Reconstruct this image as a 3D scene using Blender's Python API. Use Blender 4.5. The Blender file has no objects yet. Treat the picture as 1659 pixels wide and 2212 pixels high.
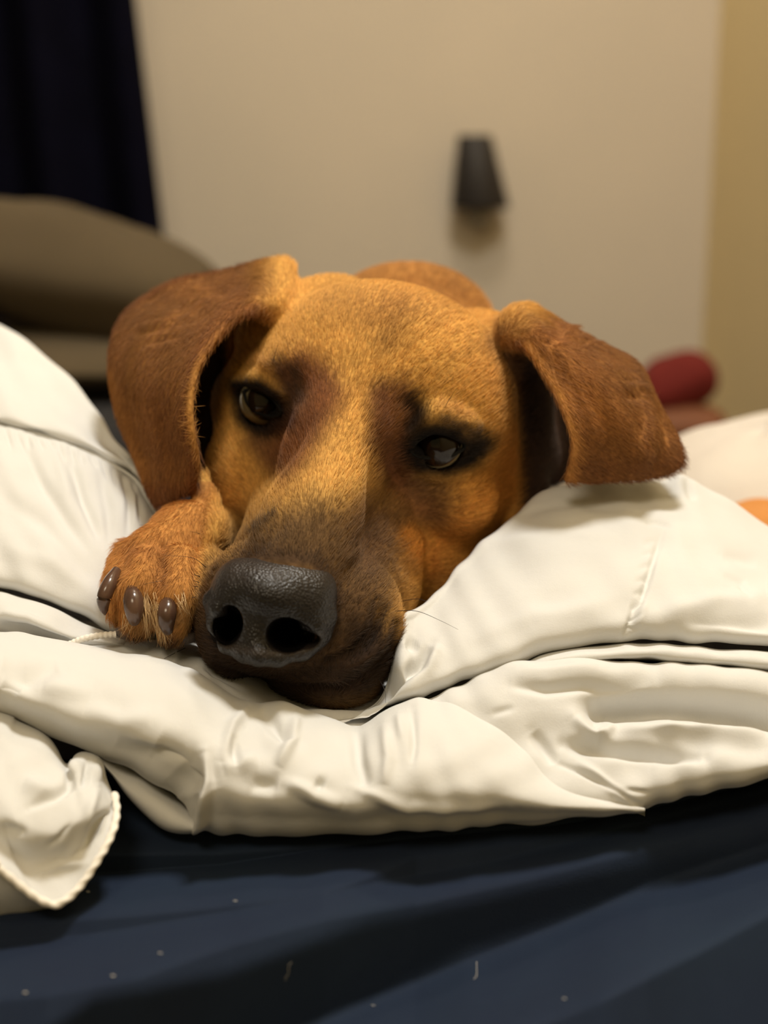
import bpy, math, random
import numpy as np
from mathutils import Matrix, Vector
from mathutils.kdtree import KDTree
random.seed(4); rng = np.random.default_rng(7)
sc = bpy.context.scene

# ------------------------------------------------------------------ camera
FPX = 3000.0; CXP, CYP = 829.5, 1106.0
PITCH = math.radians(14.0); CAMZ = 0.85
cam_d = bpy.data.cameras.new('camera'); cam = bpy.data.objects.new('camera', cam_d)
sc.collection.objects.link(cam); sc.camera = cam
cam_d.sensor_fit = 'HORIZONTAL'; cam_d.sensor_width = 36.0
cam_d.lens = 36.0 * FPX / 1659.0
cam_d.clip_start = 0.02; cam_d.clip_end = 30
cam.location = (0, 0, CAMZ); cam.rotation_euler = (math.radians(90) - PITCH, 0, 0)
cam_d.dof.use_dof = True; cam_d.dof.focus_distance = 0.545; cam_d.dof.aperture_fstop = 7.2

# ------------------------------------------------------------------ light and exposure
wd = bpy.data.worlds.new('world'); sc.world = wd; wd.use_nodes = True
wd.node_tree.nodes['Background'].inputs[0].default_value = (1.0, 0.74, 0.30, 1)
wd.node_tree.nodes['Background'].inputs[1].default_value = 0.24
def lamp(name, loc, target, size, power, col):
    l = bpy.data.lights.new(name, 'AREA'); l.shape = 'DISK'; l.size = size; l.energy = power; l.color = col
    o = bpy.data.objects.new(name, l); sc.collection.objects.link(o); o.location = loc
    o.rotation_euler = (Vector(target) - Vector(loc)).to_track_quat('-Z', 'Y').to_euler()
    return o
lamp('ceiling_light', (0.26, 0.66, 2.30), (0.0, 0.60, 0.6), 0.30, 22, (1.0, 0.97, 0.90))
lamp('front_fill', (-0.3, -0.5, 1.95), (0.3, 2.4, 1.0), 0.5, 9, (1.0, 0.84, 0.60))  # added fill from the front left, an unseen helper
lamp('wall_fill', (0.1, 1.45, 2.35), (0.25, 2.62, 1.0), 0.4, 10.5, (1.0, 0.86, 0.68))  # added helper that brightens the back wall
sc.view_settings.view_transform = 'Standard'; sc.view_settings.look = 'None'
sc.view_settings.gamma = 1.0; sc.view_settings.use_curve_mapping = False
sc.view_settings.exposure = 0.07

# ------------------------------------------------------------------ frames
sp, cp = math.sin(PITCH), math.cos(PITCH)
def P(px, py, d):                       # photo pixel and distance -> camera frame (right, up, forward), metres
    return np.array([(px - CXP) / FPX * d, -(py - CYP) / FPX * d, d])
def toworld(c):
    c = np.asarray(c, dtype=np.float64)
    x, u, d = c[..., 0], c[..., 1], c[..., 2]
    return np.stack([x, u * sp + d * cp, CAMZ + u * cp - d * sp], -1)
def W(px, py, d): return toworld(P(px, py, d))
def topx(c): return CXP + c[..., 0] / c[..., 2] * FPX, CYP - c[..., 1] / c[..., 2] * FPX
U = 0.56 / FPX                          # one "unit": a photo pixel at 0.56 m

# ------------------------------------------------------------------ object helpers
def tag(o, label=None, cat=None, group=None, kind=None):
    for k, v in (('label', label), ('category', cat), ('group', group), ('kind', kind)):
        if v: o[k] = v
    return o
def mesh_obj(name, verts, faces, mat, parent=None, smooth=True, origin=None, col=None):
    v = np.asarray(verts, dtype=np.float64).reshape(-1, 3)
    if parent is not None: org = np.array(parent['org'])
    elif origin is not None: org = np.array(origin, dtype=float)
    else: org = np.array([v[:, 0].mean(), v[:, 1].mean(), v[:, 2].min()])
    me = bpy.data.meshes.new(name)
    if isinstance(faces, np.ndarray):
        k = faces.shape[1]
        me.vertices.add(len(v)); me.vertices.foreach_set('co', (v - org).ravel())
        me.loops.add(faces.size); me.loops.foreach_set('vertex_index', faces.ravel().astype(np.int32))
        me.polygons.add(len(faces)); me.polygons.foreach_set('loop_start', np.arange(len(faces), dtype=np.int32) * k)
        me.update(calc_edges=True)
    else:
        me.from_pydata((v - org).tolist(), [], faces)
    if smooth: me.polygons.foreach_set('use_smooth', np.ones(len(me.polygons), dtype=bool))
    if col is not None:
        a = me.color_attributes.new('Col', 'FLOAT_COLOR', 'POINT')
        c4 = np.ones((len(v), 4), dtype=np.float32); c4[:, :3] = col
        a.data.foreach_set('color', c4.ravel())
    me.materials.append(mat); me.validate(); me.update()
    o = bpy.data.objects.new(name, me); sc.collection.objects.link(o)
    if parent is not None: o.parent = parent
    else: o.location = org
    o['org'] = [float(x) for x in org]
    return o
def merge(parts):
    V, F, n = [], [], 0
    for v, f in parts:
        V.append(v); F.append(f + n); n += len(v)
    return np.concatenate(V), np.concatenate(F)

# ------------------------------------------------------------------ materials
def nodemat(name): 
    m = bpy.data.materials.new(name); m.use_nodes = True
    nt = m.node_tree; return m, nt, nt.nodes['Principled BSDF']
def noise(nt, scale, detail=4, rough=.5, coord='Object', stretch=None):
    tc = nt.nodes.new('ShaderNodeTexCoord'); n = nt.nodes.new('ShaderNodeTexNoise')
    n.inputs['Scale'].default_value = scale; n.inputs['Detail'].default_value = detail; n.inputs['Roughness'].default_value = rough
    if stretch:
        mp = nt.nodes.new('ShaderNodeMapping'); mp.inputs['Scale'].default_value = stretch[0]; mp.inputs['Rotation'].default_value = stretch[1]
        nt.links.new(tc.outputs[coord], mp.inputs[0]); nt.links.new(mp.outputs[0], n.inputs['Vector'])
    else: nt.links.new(tc.outputs[coord], n.inputs['Vector'])
    return n
def bump(nt, b, fac_out, strength, dist, prev=None):
    bp = nt.nodes.new('ShaderNodeBump'); bp.inputs['Strength'].default_value = strength; bp.inputs['Distance'].default_value = dist
    nt.links.new(fac_out, bp.inputs['Height'])
    if prev is not None: nt.links.new(prev.outputs[0], bp.inputs['Normal'])
    nt.links.new(bp.outputs[0], b.inputs['Normal']); return bp
def ramp2(nt, fac, c0, c1, p0=.3, p1=.7):
    r = nt.nodes.new('ShaderNodeValToRGB'); e = r.color_ramp.elements
    e[0].position = p0; e[1].position = p1; e[0].color = (*c0, 1); e[1].color = (*c1, 1)
    nt.links.new(fac, r.inputs[0]); return r
def plain(name, c0, c1=None, rough=.7, scale=8, bs=0, bscale=200, bd=.0005, sheen=0, spec=.5):
    m, nt, b = nodemat(name)
    n = noise(nt, scale); r = ramp2(nt, n.outputs['Fac'], c0, c1 or tuple(x * 1.15 for x in c0))
    nt.links.new(r.outputs[0], b.inputs['Base Color'])
    b.inputs['Roughness'].default_value = rough; b.inputs['Specular IOR Level'].default_value = spec
    b.inputs['Sheen Weight'].default_value = sheen
    if bs: n2 = noise(nt, bscale, 3); bump(nt, b, n2.outputs['Fac'], bs, bd)
    return m
# skin under the coat, colour from the coat's markings and painted shade
M_SKIN, nt, b = nodemat('dog_skin')
at = nt.nodes.new('ShaderNodeAttribute'); at.attribute_name = 'Col'
n = noise(nt, 420, 4, .6); mx = nt.nodes.new('ShaderNodeMix'); mx.data_type = 'RGBA'; mx.blend_type = 'MULTIPLY'
r = ramp2(nt, n.outputs['Fac'], (.62, .60, .58), (1.2, 1.2, 1.15), .35, .68)
mx.inputs[0].default_value = .8; nt.links.new(at.outputs['Color'], mx.inputs[6]); nt.links.new(r.outputs[0], mx.inputs[7])
nt.links.new(mx.outputs[2], b.inputs['Base Color']); b.inputs['Roughness'].default_value = .85; b.inputs['Specular IOR Level'].default_value = .08
bump(nt, b, n.outputs['Fac'], .5, .0006)
M_FUR, nt, b = nodemat('dog_fur')
at = nt.nodes.new('ShaderNodeAttribute'); at.attribute_name = 'Col'
hi = nt.nodes.new('ShaderNodeHairInfo')
r = ramp2(nt, hi.outputs['Random'], (.62, .60, .56), (1.35, 1.33, 1.28), 0, 1)
mx = nt.nodes.new('ShaderNodeMix'); mx.data_type = 'RGBA'; mx.blend_type = 'MULTIPLY'; mx.inputs[0].default_value = 1
nt.links.new(at.outputs['Color'], mx.inputs[6]); nt.links.new(r.outputs[0], mx.inputs[7])
nt.links.new(mx.outputs[2], b.inputs['Base Color']); b.inputs['Roughness'].default_value = .6; b.inputs['Specular IOR Level'].default_value = .22
def cloth(name, base, tint, wr=.35, fine=.25, trans=0.0, fold=.004):
    m, nt, b = nodemat(name)
    n0 = noise(nt, 14, 3); r = ramp2(nt, n0.outputs['Fac'], base, tint, .35, .7)
    nt.links.new(r.outputs[0], b.inputs['Base Color'])
    b.inputs['Roughness'].default_value = .85; b.inputs['Specular IOR Level'].default_value = .2
    n1 = noise(nt, 30, 5, .5); p = bump(nt, b, n1.outputs['Fac'], wr, fold)
    n2 = noise(nt, 1500, 2, .5); bump(nt, b, n2.outputs['Fac'], fine, .0003, p)
    return m
M_WHITE = cloth('cream_cotton', (.655, .65, .63), (.685, .68, .665), .3, .25, 0, .004)
M_PIPE = plain('white_cord', (.85, .80, .72), None, .8, 40, .4, 900)
M_NAVY = cloth('navy_jersey', (.010, .017, .038), (.012, .022, .044), .2, .5)
M_NOSE, nt, b = nodemat('nose_leather')
at = nt.nodes.new('ShaderNodeAttribute'); at.attribute_name = 'Col'
nt.links.new(at.outputs['Color'], b.inputs['Base Color'])
b.inputs['Roughness'].default_value = .40; b.inputs['Specular IOR Level'].default_value = .38
vo = nt.nodes.new('ShaderNodeTexVoronoi'); vo.inputs['Scale'].default_value = 900
tc = nt.nodes.new('ShaderNodeTexCoord'); nt.links.new(tc.outputs['Object'], vo.inputs['Vector'])
bump(nt, b, vo.outputs['Distance'], .55, -.0006)
M_EYE, nt, b = nodemat('eyeball')
at = nt.nodes.new('ShaderNodeAttribute'); at.attribute_name = 'Col'; nt.links.new(at.outputs['Color'], b.inputs['Base Color'])
b.inputs['Roughness'].default_value = .05; b.inputs['Specular IOR Level'].default_value = .3
M_CLAW = plain('claw_horn', (.045, .022, .014), (.13, .07, .045), .22, 90, .1, 300)
M_LID = plain('eyelid_skin', (.004, .003, .003), (.008, .008, .007), .7, 200, .3, 900, spec=.1)
M_WHISK = plain('whisker', (.02, .012, .01), None, .4)
M_PAD = plain('pad_leather', (.05, .035, .028), (.09, .065, .05), .6, 100, .6, 700)

# ------------------------------------------------------------------ signed-distance sculpting
class Field:
    def __init__(s, xs, ys, zs):
        s.ax = [np.asarray(a, dtype=np.float32) for a in (xs, ys, zs)]
        s.F = np.full(tuple(len(a) for a in s.ax), 0.5, dtype=np.float32)
    def block(s, lo, hi):
        sl = []
        for a, l, h in zip(s.ax, lo, hi):
            i0 = max(0, int(np.searchsorted(a, l)) - 1); i1 = min(len(a), int(np.searchsorted(a, h)) + 1)
            if i1 <= i0: return None
            sl.append(slice(i0, i1))
        g = [s.ax[0][sl[0]][:, None, None], s.ax[1][sl[1]][None, :, None], s.ax[2][sl[2]][None, None, :]]
        return tuple(sl), g
    def put(s, sd, sl, k, cut=False):
        a = s.F[sl]
        if cut:
            b_ = -sd; h = np.clip(.5 - .5 * (b_ - a) / k, 0, 1); s.F[sl] = b_ + (a - b_) * h + k * h * (1 - h)
        else:
            h = np.clip(.5 + .5 * (sd - a) / k, 0, 1); s.F[sl] = sd + (a - sd) * h - k * h * (1 - h)
    def ell(s, c, r, R=None, k=.006, cut=False):
        c = np.asarray(c); r = np.asarray(r, dtype=float); R = np.eye(3) if R is None else np.asarray(R)
        ext = np.sqrt((R ** 2 * (r ** 2)[:, None]).sum(0)) + k * 1.6 + .040     # rows of R are the axes
        bl = s.block(c - ext, c + ext)
        if bl is None: return
        sl, g = bl; p = [g[i] - c[i] for i in range(3)]
        q = [(R[j][0] * p[0] + R[j][1] * p[1] + R[j][2] * p[2]).astype(np.float32) for j in range(3)]
        k0 = np.sqrt(sum((q[j] / r[j]) ** 2 for j in range(3))); k1 = np.sqrt(sum((q[j] / r[j] ** 2) ** 2 for j in range(3))) + 1e-6
        s.put(k0 * (k0 - 1) / k1, sl, k, cut)
    def cone(s, a, b, ra, rb, k=.006, cut=False):
        a = np.asarray(a, float); b = np.asarray(b, float); m = max(ra, rb) + k * 1.5 + .020
        bl = s.block(np.minimum(a, b) - m, np.maximum(a, b) + m)
        if bl is None: return
        sl, g = bl; ab = b - a; L = max((ab ** 2).sum(), 1e-9)
        p = [g[i] - a[i] for i in range(3)]
        t = np.clip((p[0] * ab[0] + p[1] * ab[1] + p[2] * ab[2]) / L, 0, 1)
        dd = np.sqrt(sum((p[i] - ab[i] * t) ** 2 for i in range(3))) - (ra + (rb - ra) * t)
        s.put(dd.astype(np.float32), sl, k, cut)
    def tube(s, pts, r, k=.003, cut=False):
        rr = r if hasattr(r, '__len__') else [r] * len(pts)
        for i in range(len(pts) - 1): s.cone(pts[i], pts[i + 1], rr[i], rr[i + 1], k, cut)
    def stamp(s, pts, rad):                # union of many small balls: a flap of skin
        G = np.full_like(s.F, .5)
        for c, r in zip(pts, rad):
            m = r + .003
            bl = s.block(c - m, c + m)
            if bl is None: continue
            sl, g = bl
            dd = np.sqrt((g[0] - c[0]) ** 2 + (g[1] - c[1]) ** 2 + (g[2] - c[2]) ** 2) - r
            G[sl] = np.minimum(G[sl], dd)
        return G
    def depth(s, px, py, d0=.47, d1=.75):  # where the view ray through a pixel meets the surface
        for d in np.arange(d0, d1, .0006):
            c = P(px, py, d); i = [min(len(a) - 1, int(np.searchsorted(a, v))) for a, v in zip(s.ax, c)]
            if s.F[tuple(i)] < 0: return float(d)
        return None
    def mesh(s):                           # naive surface nets
        F = s.F; n = F.shape; neg = F < 0
        cnt = np.zeros((n[0] - 1, n[1] - 1, n[2] - 1), dtype=np.int8)
        for i in (0, 1):
            for j in (0, 1):
                for k in (0, 1): cnt += neg[i:n[0] - 1 + i, j:n[1] - 1 + j, k:n[2] - 1 + k]
        act = (cnt > 0) & (cnt < 8); I = np.argwhere(act)
        idx = np.full(act.shape, -1, dtype=np.int32); idx[act] = np.arange(len(I))
        acc = np.zeros((len(I), 3)); num = np.zeros(len(I))
        cor = [(i, j, k) for i in (0, 1) for j in (0, 1) for k in (0, 1)]
        val = {c: F[I[:, 0] + c[0], I[:, 1] + c[1], I[:, 2] + c[2]] for c in cor}
        for c in cor:
            for ax in range(3):
                if c[ax] == 0:
                    e = list(c); e[ax] = 1; e = tuple(e); f0, f1 = val[c], val[e]; m = (f0 < 0) != (f1 < 0)
                    t = np.where(m, f0 / np.where(m, f0 - f1, 1), 0)
                    p = np.repeat(np.array([c], float), len(I), 0); p[:, ax] = t
                    acc[m] += p[m]; num[m] += 1
        q = I + acc / num[:, None]
        V = np.stack([np.interp(q[:, a], np.arange(len(s.ax[a])), s.ax[a]) for a in range(3)], -1)
        Q = []
        for ax in range(3):
            sl0 = [slice(None)] * 3; sl1 = [slice(None)] * 3; sl0[ax] = slice(0, -1); sl1[ax] = slice(1, None)
            cr = neg[tuple(sl0)] != neg[tuple(sl1)]; E = np.argwhere(cr)
            b_, c_ = [a for a in range(3) if a != ax]
            ok = (E[:, b_] > 0) & (E[:, c_] > 0) & (E[:, b_] < n[b_] - 1) & (E[:, c_] < n[c_] - 1); E = E[ok]
            def at_(db, dc):
                e = E.copy(); e[:, b_] -= db; e[:, c_] -= dc; return idx[e[:, 0], e[:, 1], e[:, 2]]
            q4 = np.stack([at_(1, 1), at_(0, 1), at_(0, 0), at_(1, 0)], -1)
            s0 = neg[E[:, 0], E[:, 1], E[:, 2]]
            flip = s0 if ax != 1 else ~s0
            q4[~flip] = q4[~flip][:, ::-1]
            Q.append(q4)
        Q = np.concatenate(Q); Q = Q[(Q >= 0).all(1)]
        return V, Q
def vnormals(V, Q):
    a = V[Q[:, 2]] - V[Q[:, 0]]; b_ = V[Q[:, 3]] - V[Q[:, 1]]; n = np.cross(a, b_)
    N = np.zeros_like(V)
    for i in range(4):
        for c in range(3): N[:, c] += np.bincount(Q[:, i], n[:, c], len(V))
    return N / (np.linalg.norm(N, axis=1, keepdims=True) + 1e-12)
def relax(V, Q, it=2, f=.5):
    for _ in range(it):
        S = np.zeros_like(V); n = np.zeros(len(V))
        for i in range(4):
            for j in (1, 3):
                for c in range(3): S[:, c] += np.bincount(Q[:, i], V[Q[:, (i + j) % 4], c], len(V))
                n += np.bincount(Q[:, i], minlength=len(V))
        V = V + f * (S / np.maximum(n, 1)[:, None] - V)
    return V
def dist_poly(px, py, pts):                # distance to a pixel polyline and position along it
    best = np.full(px.shape, 1e9); tt = np.zeros(px.shape); pts = np.asarray(pts, float)
    if len(pts) == 1: return np.hypot(px - pts[0][0], py - pts[0][1]), tt
    for i in range(len(pts) - 1):
        a, b_ = pts[i], pts[i + 1]; ab = b_ - a; L = max((ab ** 2).sum(), 1e-9)
        t = np.clip(((px - a[0]) * ab[0] + (py - a[1]) * ab[1]) / L, 0, 1)
        d = np.hypot(px - a[0] - ab[0] * t, py - a[1] - ab[1] * t); m = d < best
        best[m] = d[m]; tt[m] = ((i + t) / (len(pts) - 1))[m]
    return best, tt
def in_poly(px, py, poly):
    c = np.zeros(px.shape, bool); n = len(poly)
    for i in range(n):
        x0, y0 = poly[i]; x1, y1 = poly[(i + 1) % n]
        m = ((y0 > py) != (y1 > py)) & (px < (x1 - x0) * (py - y0) / ((y1 - y0) or 1e-9) + x0); c ^= m
    return c
def poly_w(px, py, poly, soft):            # 1 inside, fading over `soft` pixels at the border
    d, _ = dist_poly(px, py, list(poly) + [poly[0]]); sgn = np.where(in_poly(px, py, poly), 1, -1)
    return np.clip(.5 + .5 * sgn * d / soft, 0, 1)
def smoothstep(w): return w * w * (3 - 2 * w)

# =================================================================== THE DOG
ca, sa = math.cos(math.radians(15)), math.sin(math.radians(15))
def hp(X, Y, d): return P(755 + ca * X - sa * Y, 905 + sa * X + ca * Y, d)
def hR(pitch=0, yaw=0):                    # rows: head axes in the camera frame
    a = np.array([ca, -sa, 0]); b_ = np.array([-sa, -ca, 0]); c = np.array([0, 0, 1.0])
    t = math.radians(pitch); b2 = b_ * math.cos(t) - c * math.sin(t); c2 = c * math.cos(t) + b_ * math.sin(t)
    t = math.radians(yaw); a2 = a * math.cos(t) + c2 * math.sin(t); c3 = c2 * math.cos(t) - a * math.sin(t)
    return np.array([a2, b2, c3])
h = .00095
zs = [.480]
while zs[-1] < 1.12: zs.append(zs[-1] + (h if zs[-1] < .69 else min(.012, h + (zs[-1] - .69) * .09)))
D = Field(np.arange(-.155, .170, h), np.arange(-.112, .142, h), np.array(zs))
def E(X, Y, d, rx, ry, rz, pitch=0, k=30, cut=False, yaw=0): D.ell(hp(X, Y, d), (rx * U, ry * U, rz * U), hR(pitch, yaw), k * U, cut)
def EP(px, py, d, rx, ry, rz, k=20, cut=False): D.ell(P(px, py, d), (rx * U, ry * U, rz * U), None, k * U, cut)
# body behind
D.cone(P(890, 850, .72), P(895, 925, 1.00), .052, .071, .03); EP(882, 705, .745, 250, 185, 150, k=30)
E(60, -70, .628, 318, 268, 300, k=60)                  # cranium
E(210, 60, .662, 205, 250, 240, k=80)                  # right side of the head
EP(640, 745, .650, 150, 150, 150, k=50); EP(572, 880, .640, 128, 140, 120, k=50); EP(722, 690, .652, 120, 112, 100, k=50)     # left temple
EP(566, 1020, .632, 138, 140, 120, k=50)                # left cheek
EP(1030, 850, .672, 200, 215, 150, k=50); EP(1090, 980, .680, 140, 130, 120, k=50); EP(1092, 748, .650, 80, 72, 80, k=40)
EP(1185, 900, .694, 110, 185, 70, k=30); D.cone(P(1110, 990, .668), P(1150, 1130, .655), 62 * U, 66 * U, .01); D.cone(P(500, 680, .672), P(438, 900, .664), 66 * U, 66 * U, .008); D.cone(P(438, 900, .664), P(440, 1010, .655), 62 * U, 50 * U, .008)   # shaded sides of the neck behind the ears
D.cone(hp(5, -40, .592), hp(-36, 380, .530), 128 * U, 98 * U, 50 * U)       # bridge
D.cone(hp(25, 180, .622), hp(0, 430, .572), 205 * U, 168 * U, 50 * U)       # muzzle mass
E(235, 250, .645, 120, 190, 150, k=70)                 # right jowl back to the neck
E(120, 330, .600, 130, 150, 150, k=50)
E(-100, 455, .552, 112, 150, 150, k=35)                # left flew
E(98, 445, .556, 130, 165, 165, k=40)                  # right flew
E(-36, 440, .540, 118, 130, 130, k=40)                 # front under the nose
E(62, 545, .562, 150, 70, 150, k=20)                   # chin
E(-120, -78, .600, 80, 58, 90, k=45); E(215, -66, .606, 95, 55, 90, k=50)   # brow ridges
E(150, -80, .596, 55, 45, 70, k=40)
E(250, 105, .618, 110, 80, 90, k=60)  # cheek bones
E(0, -190, .556, 16, 130, 30, k=60, cut=True)          # faint forehead furrow
E(-122, 85, .556, 34, 90, 30, pitch=0, k=50, cut=True); E(134, 100, .560, 54, 110, 44, k=85, cut=True)  # hollows beside the bridge
# fold of neck skin by the left cheek
D.tube([P(432, 1035, .606), P(448, 1090, .600), P(478, 1140, .594)], [.0045, .0052, .003], .003)
# ears
def catmull(Pn, n):
    Pn = np.asarray(Pn, float); m = len(Pn); e = np.concatenate([2 * Pn[:1] - Pn[1:2], Pn, 2 * Pn[-1:] - Pn[-2:-1]])
    t = np.linspace(0, m - 1, n); i = np.minimum(t.astype(int), m - 2); f = (t - i).reshape(-1, *([1] * (Pn.ndim - 1)))
    a, b_, c, d = e[i], e[i + 1], e[i + 2], e[i + 3]
    return .5 * (2 * b_ + (c - a) * f + (2 * a - 5 * b_ + 4 * c - d) * f ** 2 + (3 * b_ - a - 3 * c + d) * f ** 3)
EAR_L = [[(612, 580, .655), (606, 604, .640), (600, 640, .624), (588, 680, .612)],
         [(560, 574, .668), (560, 606, .642), (560, 640, .620), (540, 672, .604)],
         [(470, 592, .676), (482, 630, .650), (500, 660, .620), (490, 706, .600)],
         [(372, 612, .680), (398, 660, .652), (440, 700, .620), (450, 752, .594)],
         [(275, 676, .676), (318, 720, .648), (378, 760, .618), (424, 800, .588)],
         [(242, 762, .668), (284, 800, .640), (345, 830, .615), (411, 868, .583)],
         [(254, 880, .655), (294, 900, .634), (352, 915, .612), (416, 940, .583)],
         [(292, 975, .640), (322, 985, .624), (368, 1000, .606), (427, 1000, .588)],
         [(322, 1045, .628), (338, 1050, .617), (372, 1052, .604), (420, 1040, .594)],
         [(338, 1088, .620), (350, 1086, .612), (374, 1078, .605), (402, 1062, .600)]]
EAR_R = [[(1090, 735, .610), (1110, 700, .612), (1130, 690, .630), (1150, 690, .650)],
         [(1134, 748, .596), (1160, 725, .600), (1185, 705, .625), (1205, 702, .652)],
         [(1172, 800, .588), (1212, 770, .594), (1255, 742, .618), (1285, 745, .652)],
         [(1212, 872, .583), (1262, 835, .590), (1322, 800, .608), (1372, 795, .645)],
         [(1236, 935, .582), (1300, 905, .590), (1370, 870, .604), (1422, 885, .632)],
         [(1238, 985, .586), (1310, 968, .593), (1398, 945, .602), (1462, 958, .618)],
         [(1228, 1022, .592), (1308, 1018, .597), (1396, 1012, .604), (1472, 1000, .610)],
         [(1222, 1036, .597), (1308, 1034, .600), (1386, 1030, .606), (1440, 1016, .610)]]
ear_pts = []
def ear(ctrl, lift):
    g = np.array([[P(*c) for c in row] for row in ctrl])
    g = catmull(g, 150); g = catmull(g.transpose(1, 0, 2), 110).transpose(1, 0, 2)
    nv, nu = g.shape[:2]; vv, uu = np.meshgrid(np.linspace(0, 1, nv), np.linspace(0, 1, nu), indexing='ij')
    edge = np.minimum(np.minimum(uu, 1 - uu), 1 - vv) / .08
    rad = .0016 + .0012 * np.clip(edge, 0, 1) + .004 * np.clip(1 - vv / .15, 0, 1) * np.clip(edge, 0, 1)
    if lift is not None:                   # soft creases running over the flap
        for (u0, v0, u1, v1, w, a) in lift:
            ab = np.array([u1 - u0, v1 - v0]); L = (ab ** 2).sum(); t = np.clip(((uu - u0) * ab[0] + (vv - v0) * ab[1]) / L, 0, 1)
            dd = np.hypot(uu - u0 - ab[0] * t, vv - v0 - ab[1] * t); g[..., 2] -= a * np.exp(-(dd / w) ** 2)
    gp = g.reshape(-1, 3); ear_pts.append(gp[::5])
    return gp, rad.ravel()
pl, rl = ear(EAR_L, [(.35, .25, .6, .75, .12, .005), (.12, .38, .75, .30, .05, -.004), (.1, .28, .6, .22, .04, -.003), (.30, .45, .45, .95, .10, -.003)])
pr, rr_ = ear(EAR_R, [(.3, .2, .55, .8, .10, .004), (.6, .15, .8, .7, .05, -.004), (.95, .4, .6, .75, .05, .004), (.6, .18, .3, .22, .03, -.002)])
G = np.minimum(D.stamp(pl, rl), D.stamp(pr, rr_))
a = D.F; kk = .004; hh = np.clip(.5 + .5 * (G - a) / kk, 0, 1); D.F = (G + (a - G) * hh - kk * hh * (1 - hh)).astype(np.float32); del G, a, hh
# foreleg and paw
def PC(p0, p1, r0, r1, k=14): D.cone(P(*p0), P(*p1), r0 * U, r1 * U, k * U)
PC((560, 1180, .70), (400, 1165, .592), 100, 82, 20)
PC((415, 1165, .592), (345, 1215, .576), 84, 84, 20)
EP(345, 1240, .571, 108, 62, 72, 24)
TOES = [((282, 1205, .578), (262, 1262, .560), (258, 1325, .558), 44, 40, 26), ((318, 1225, .562), (302, 1275, .545), (300, 1345, .548), 48, 43, 36),
        ((388, 1225, .560), (380, 1290, .541), (374, 1358, .546), 50, 46, 36), ((450, 1230, .565), (446, 1290, .552), (440, 1352, .556), 48, 42, 34)]
for p0, p1, p2, r0, r1, r2 in TOES:
    PC(p0, p1, r0, r1, 9); PC(p1, p2, r1 * .94, r2, 8)
# eye openings, lids
EYES = [dict(c=(945, 957), o=[(884, 972), (905, 950), (940, 934), (980, 941), (1004, 962), (980, 982), (940, 989), (902, 985)], dz=.0106, gaze=(938, 948)),
        dict(c=(570, 866), o=[(526, 844), (556, 842), (588, 860), (608, 892), (584, 900), (552, 890), (534, 870)], dz=.0106, gaze=(590, 862))]
for e in EYES:
    e['d'] = D.depth(*e['c']); x, y = e['c']
    ds = [D.depth(*p) for p in e['o']]; e['ds'] = ds
    w = (max(p[0] for p in e['o']) - min(p[0] for p in e['o'])) / 2; hgt = (max(p[1] for p in e['o']) - min(p[1] for p in e['o'])) / 2
    e['ball'] = P(x, y, e['d'] + (.0118 if x > 800 else .0134))
    D.ell(e['ball'], (.0113, .0113, .0113), None, .001, True)
    ang = math.radians(12 if x > 800 else 30); R2 = np.array([[math.cos(ang), -math.sin(ang) * (1), 0], [math.sin(ang), math.cos(ang), 0], [0, 0, 1.0]])
    D.ell(P(x, y, e['d']), (w * U * (.96 if x > 800 else .88), hgt * U * (.74 if x > 800 else .58), .014), R2, .002, True)
# a fold above each eye, a wrinkle below
D.tube([P(880, 948, D.depth(880, 948) - .001), P(935, 905, D.depth(935, 905) - .0008), P(1000, 925, D.depth(1000, 925) - .0008), P(1035, 968, D.depth(1035, 968))], [.0018, .0042, .0036, .001], .005)
D.tube([P(505, 830, D.depth(505, 830)), P(560, 822, D.depth(560, 822) - .001), P(612, 850, D.depth(612, 850) - .001)], [.0018, .0038, .0018], .005)
# mouth line and lip creases
# nose seat and nostrils
NC = (588, 1312)
for (x, y, rx, ry) in [(488, 1352, 30, 40), (622, 1374, 46, 36)]:
    D.ell(P(x, y, .514), (rx * 1.02 * U, ry * 1.02 * U, .034), None, .0015, True)
# smooth the field a touch
def blur(F):
    for ax in range(3):
        s0 = [slice(None)] * 3; s1 = [slice(None)] * 3; s2 = [slice(None)] * 3
        s0[ax] = slice(0, -2); s1[ax] = slice(1, -1); s2[ax] = slice(2, None)
        F[tuple(s1)] = .25 * F[tuple(s0)] + .5 * F[tuple(s1)] + .25 * F[tuple(s2)]
    return F
D.F = np.clip(D.F, -.02, .02)
D.F = blur(D.F)
DV, DQ = D.mesh(); DV = relax(DV, DQ, 3, .5)
DN = vnormals(DV, DQ)
if (DN[:, 2] * (DV[:, 2] - .60)).mean() < 0: DN = -DN; DQ = DQ[:, ::-1].copy()
px, py = topx(DV)
front = smoothstep(np.clip((-DN[:, 2] + .15) / .4, 0, 1)) * (DV[:, 2] < .68)
kd = KDTree(sum(len(e) for e in ear_pts)); i = 0
for e in ear_pts:
    for p_ in e: kd.insert(p_, i); i += 1
kd.balance()
earw = np.zeros(len(DV))
cand = ((px < 640) & (py < 1110)) | ((px > 1080) & (py < 1080))
for j in np.nonzero(cand)[0]:
    earw[j] = kd.find(DV[j])[2]
earw = np.where(cand, np.clip(1.6 - earw / .0042, 0, 1), 0)
def sculpt(pts, w, mm, taper=True, ear=False):
    global DV
    d, t = dist_poly(px, py, pts); g = np.exp(-(d / w) ** 2) * front
    if taper: g = g * np.clip(np.sin(np.pi * np.clip(t, .03, .97)), 0, 1) ** .5
    g = g * (earw if ear else (1 - earw)); DV = DV + DN * (g * mm * .001)[:, None]
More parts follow.
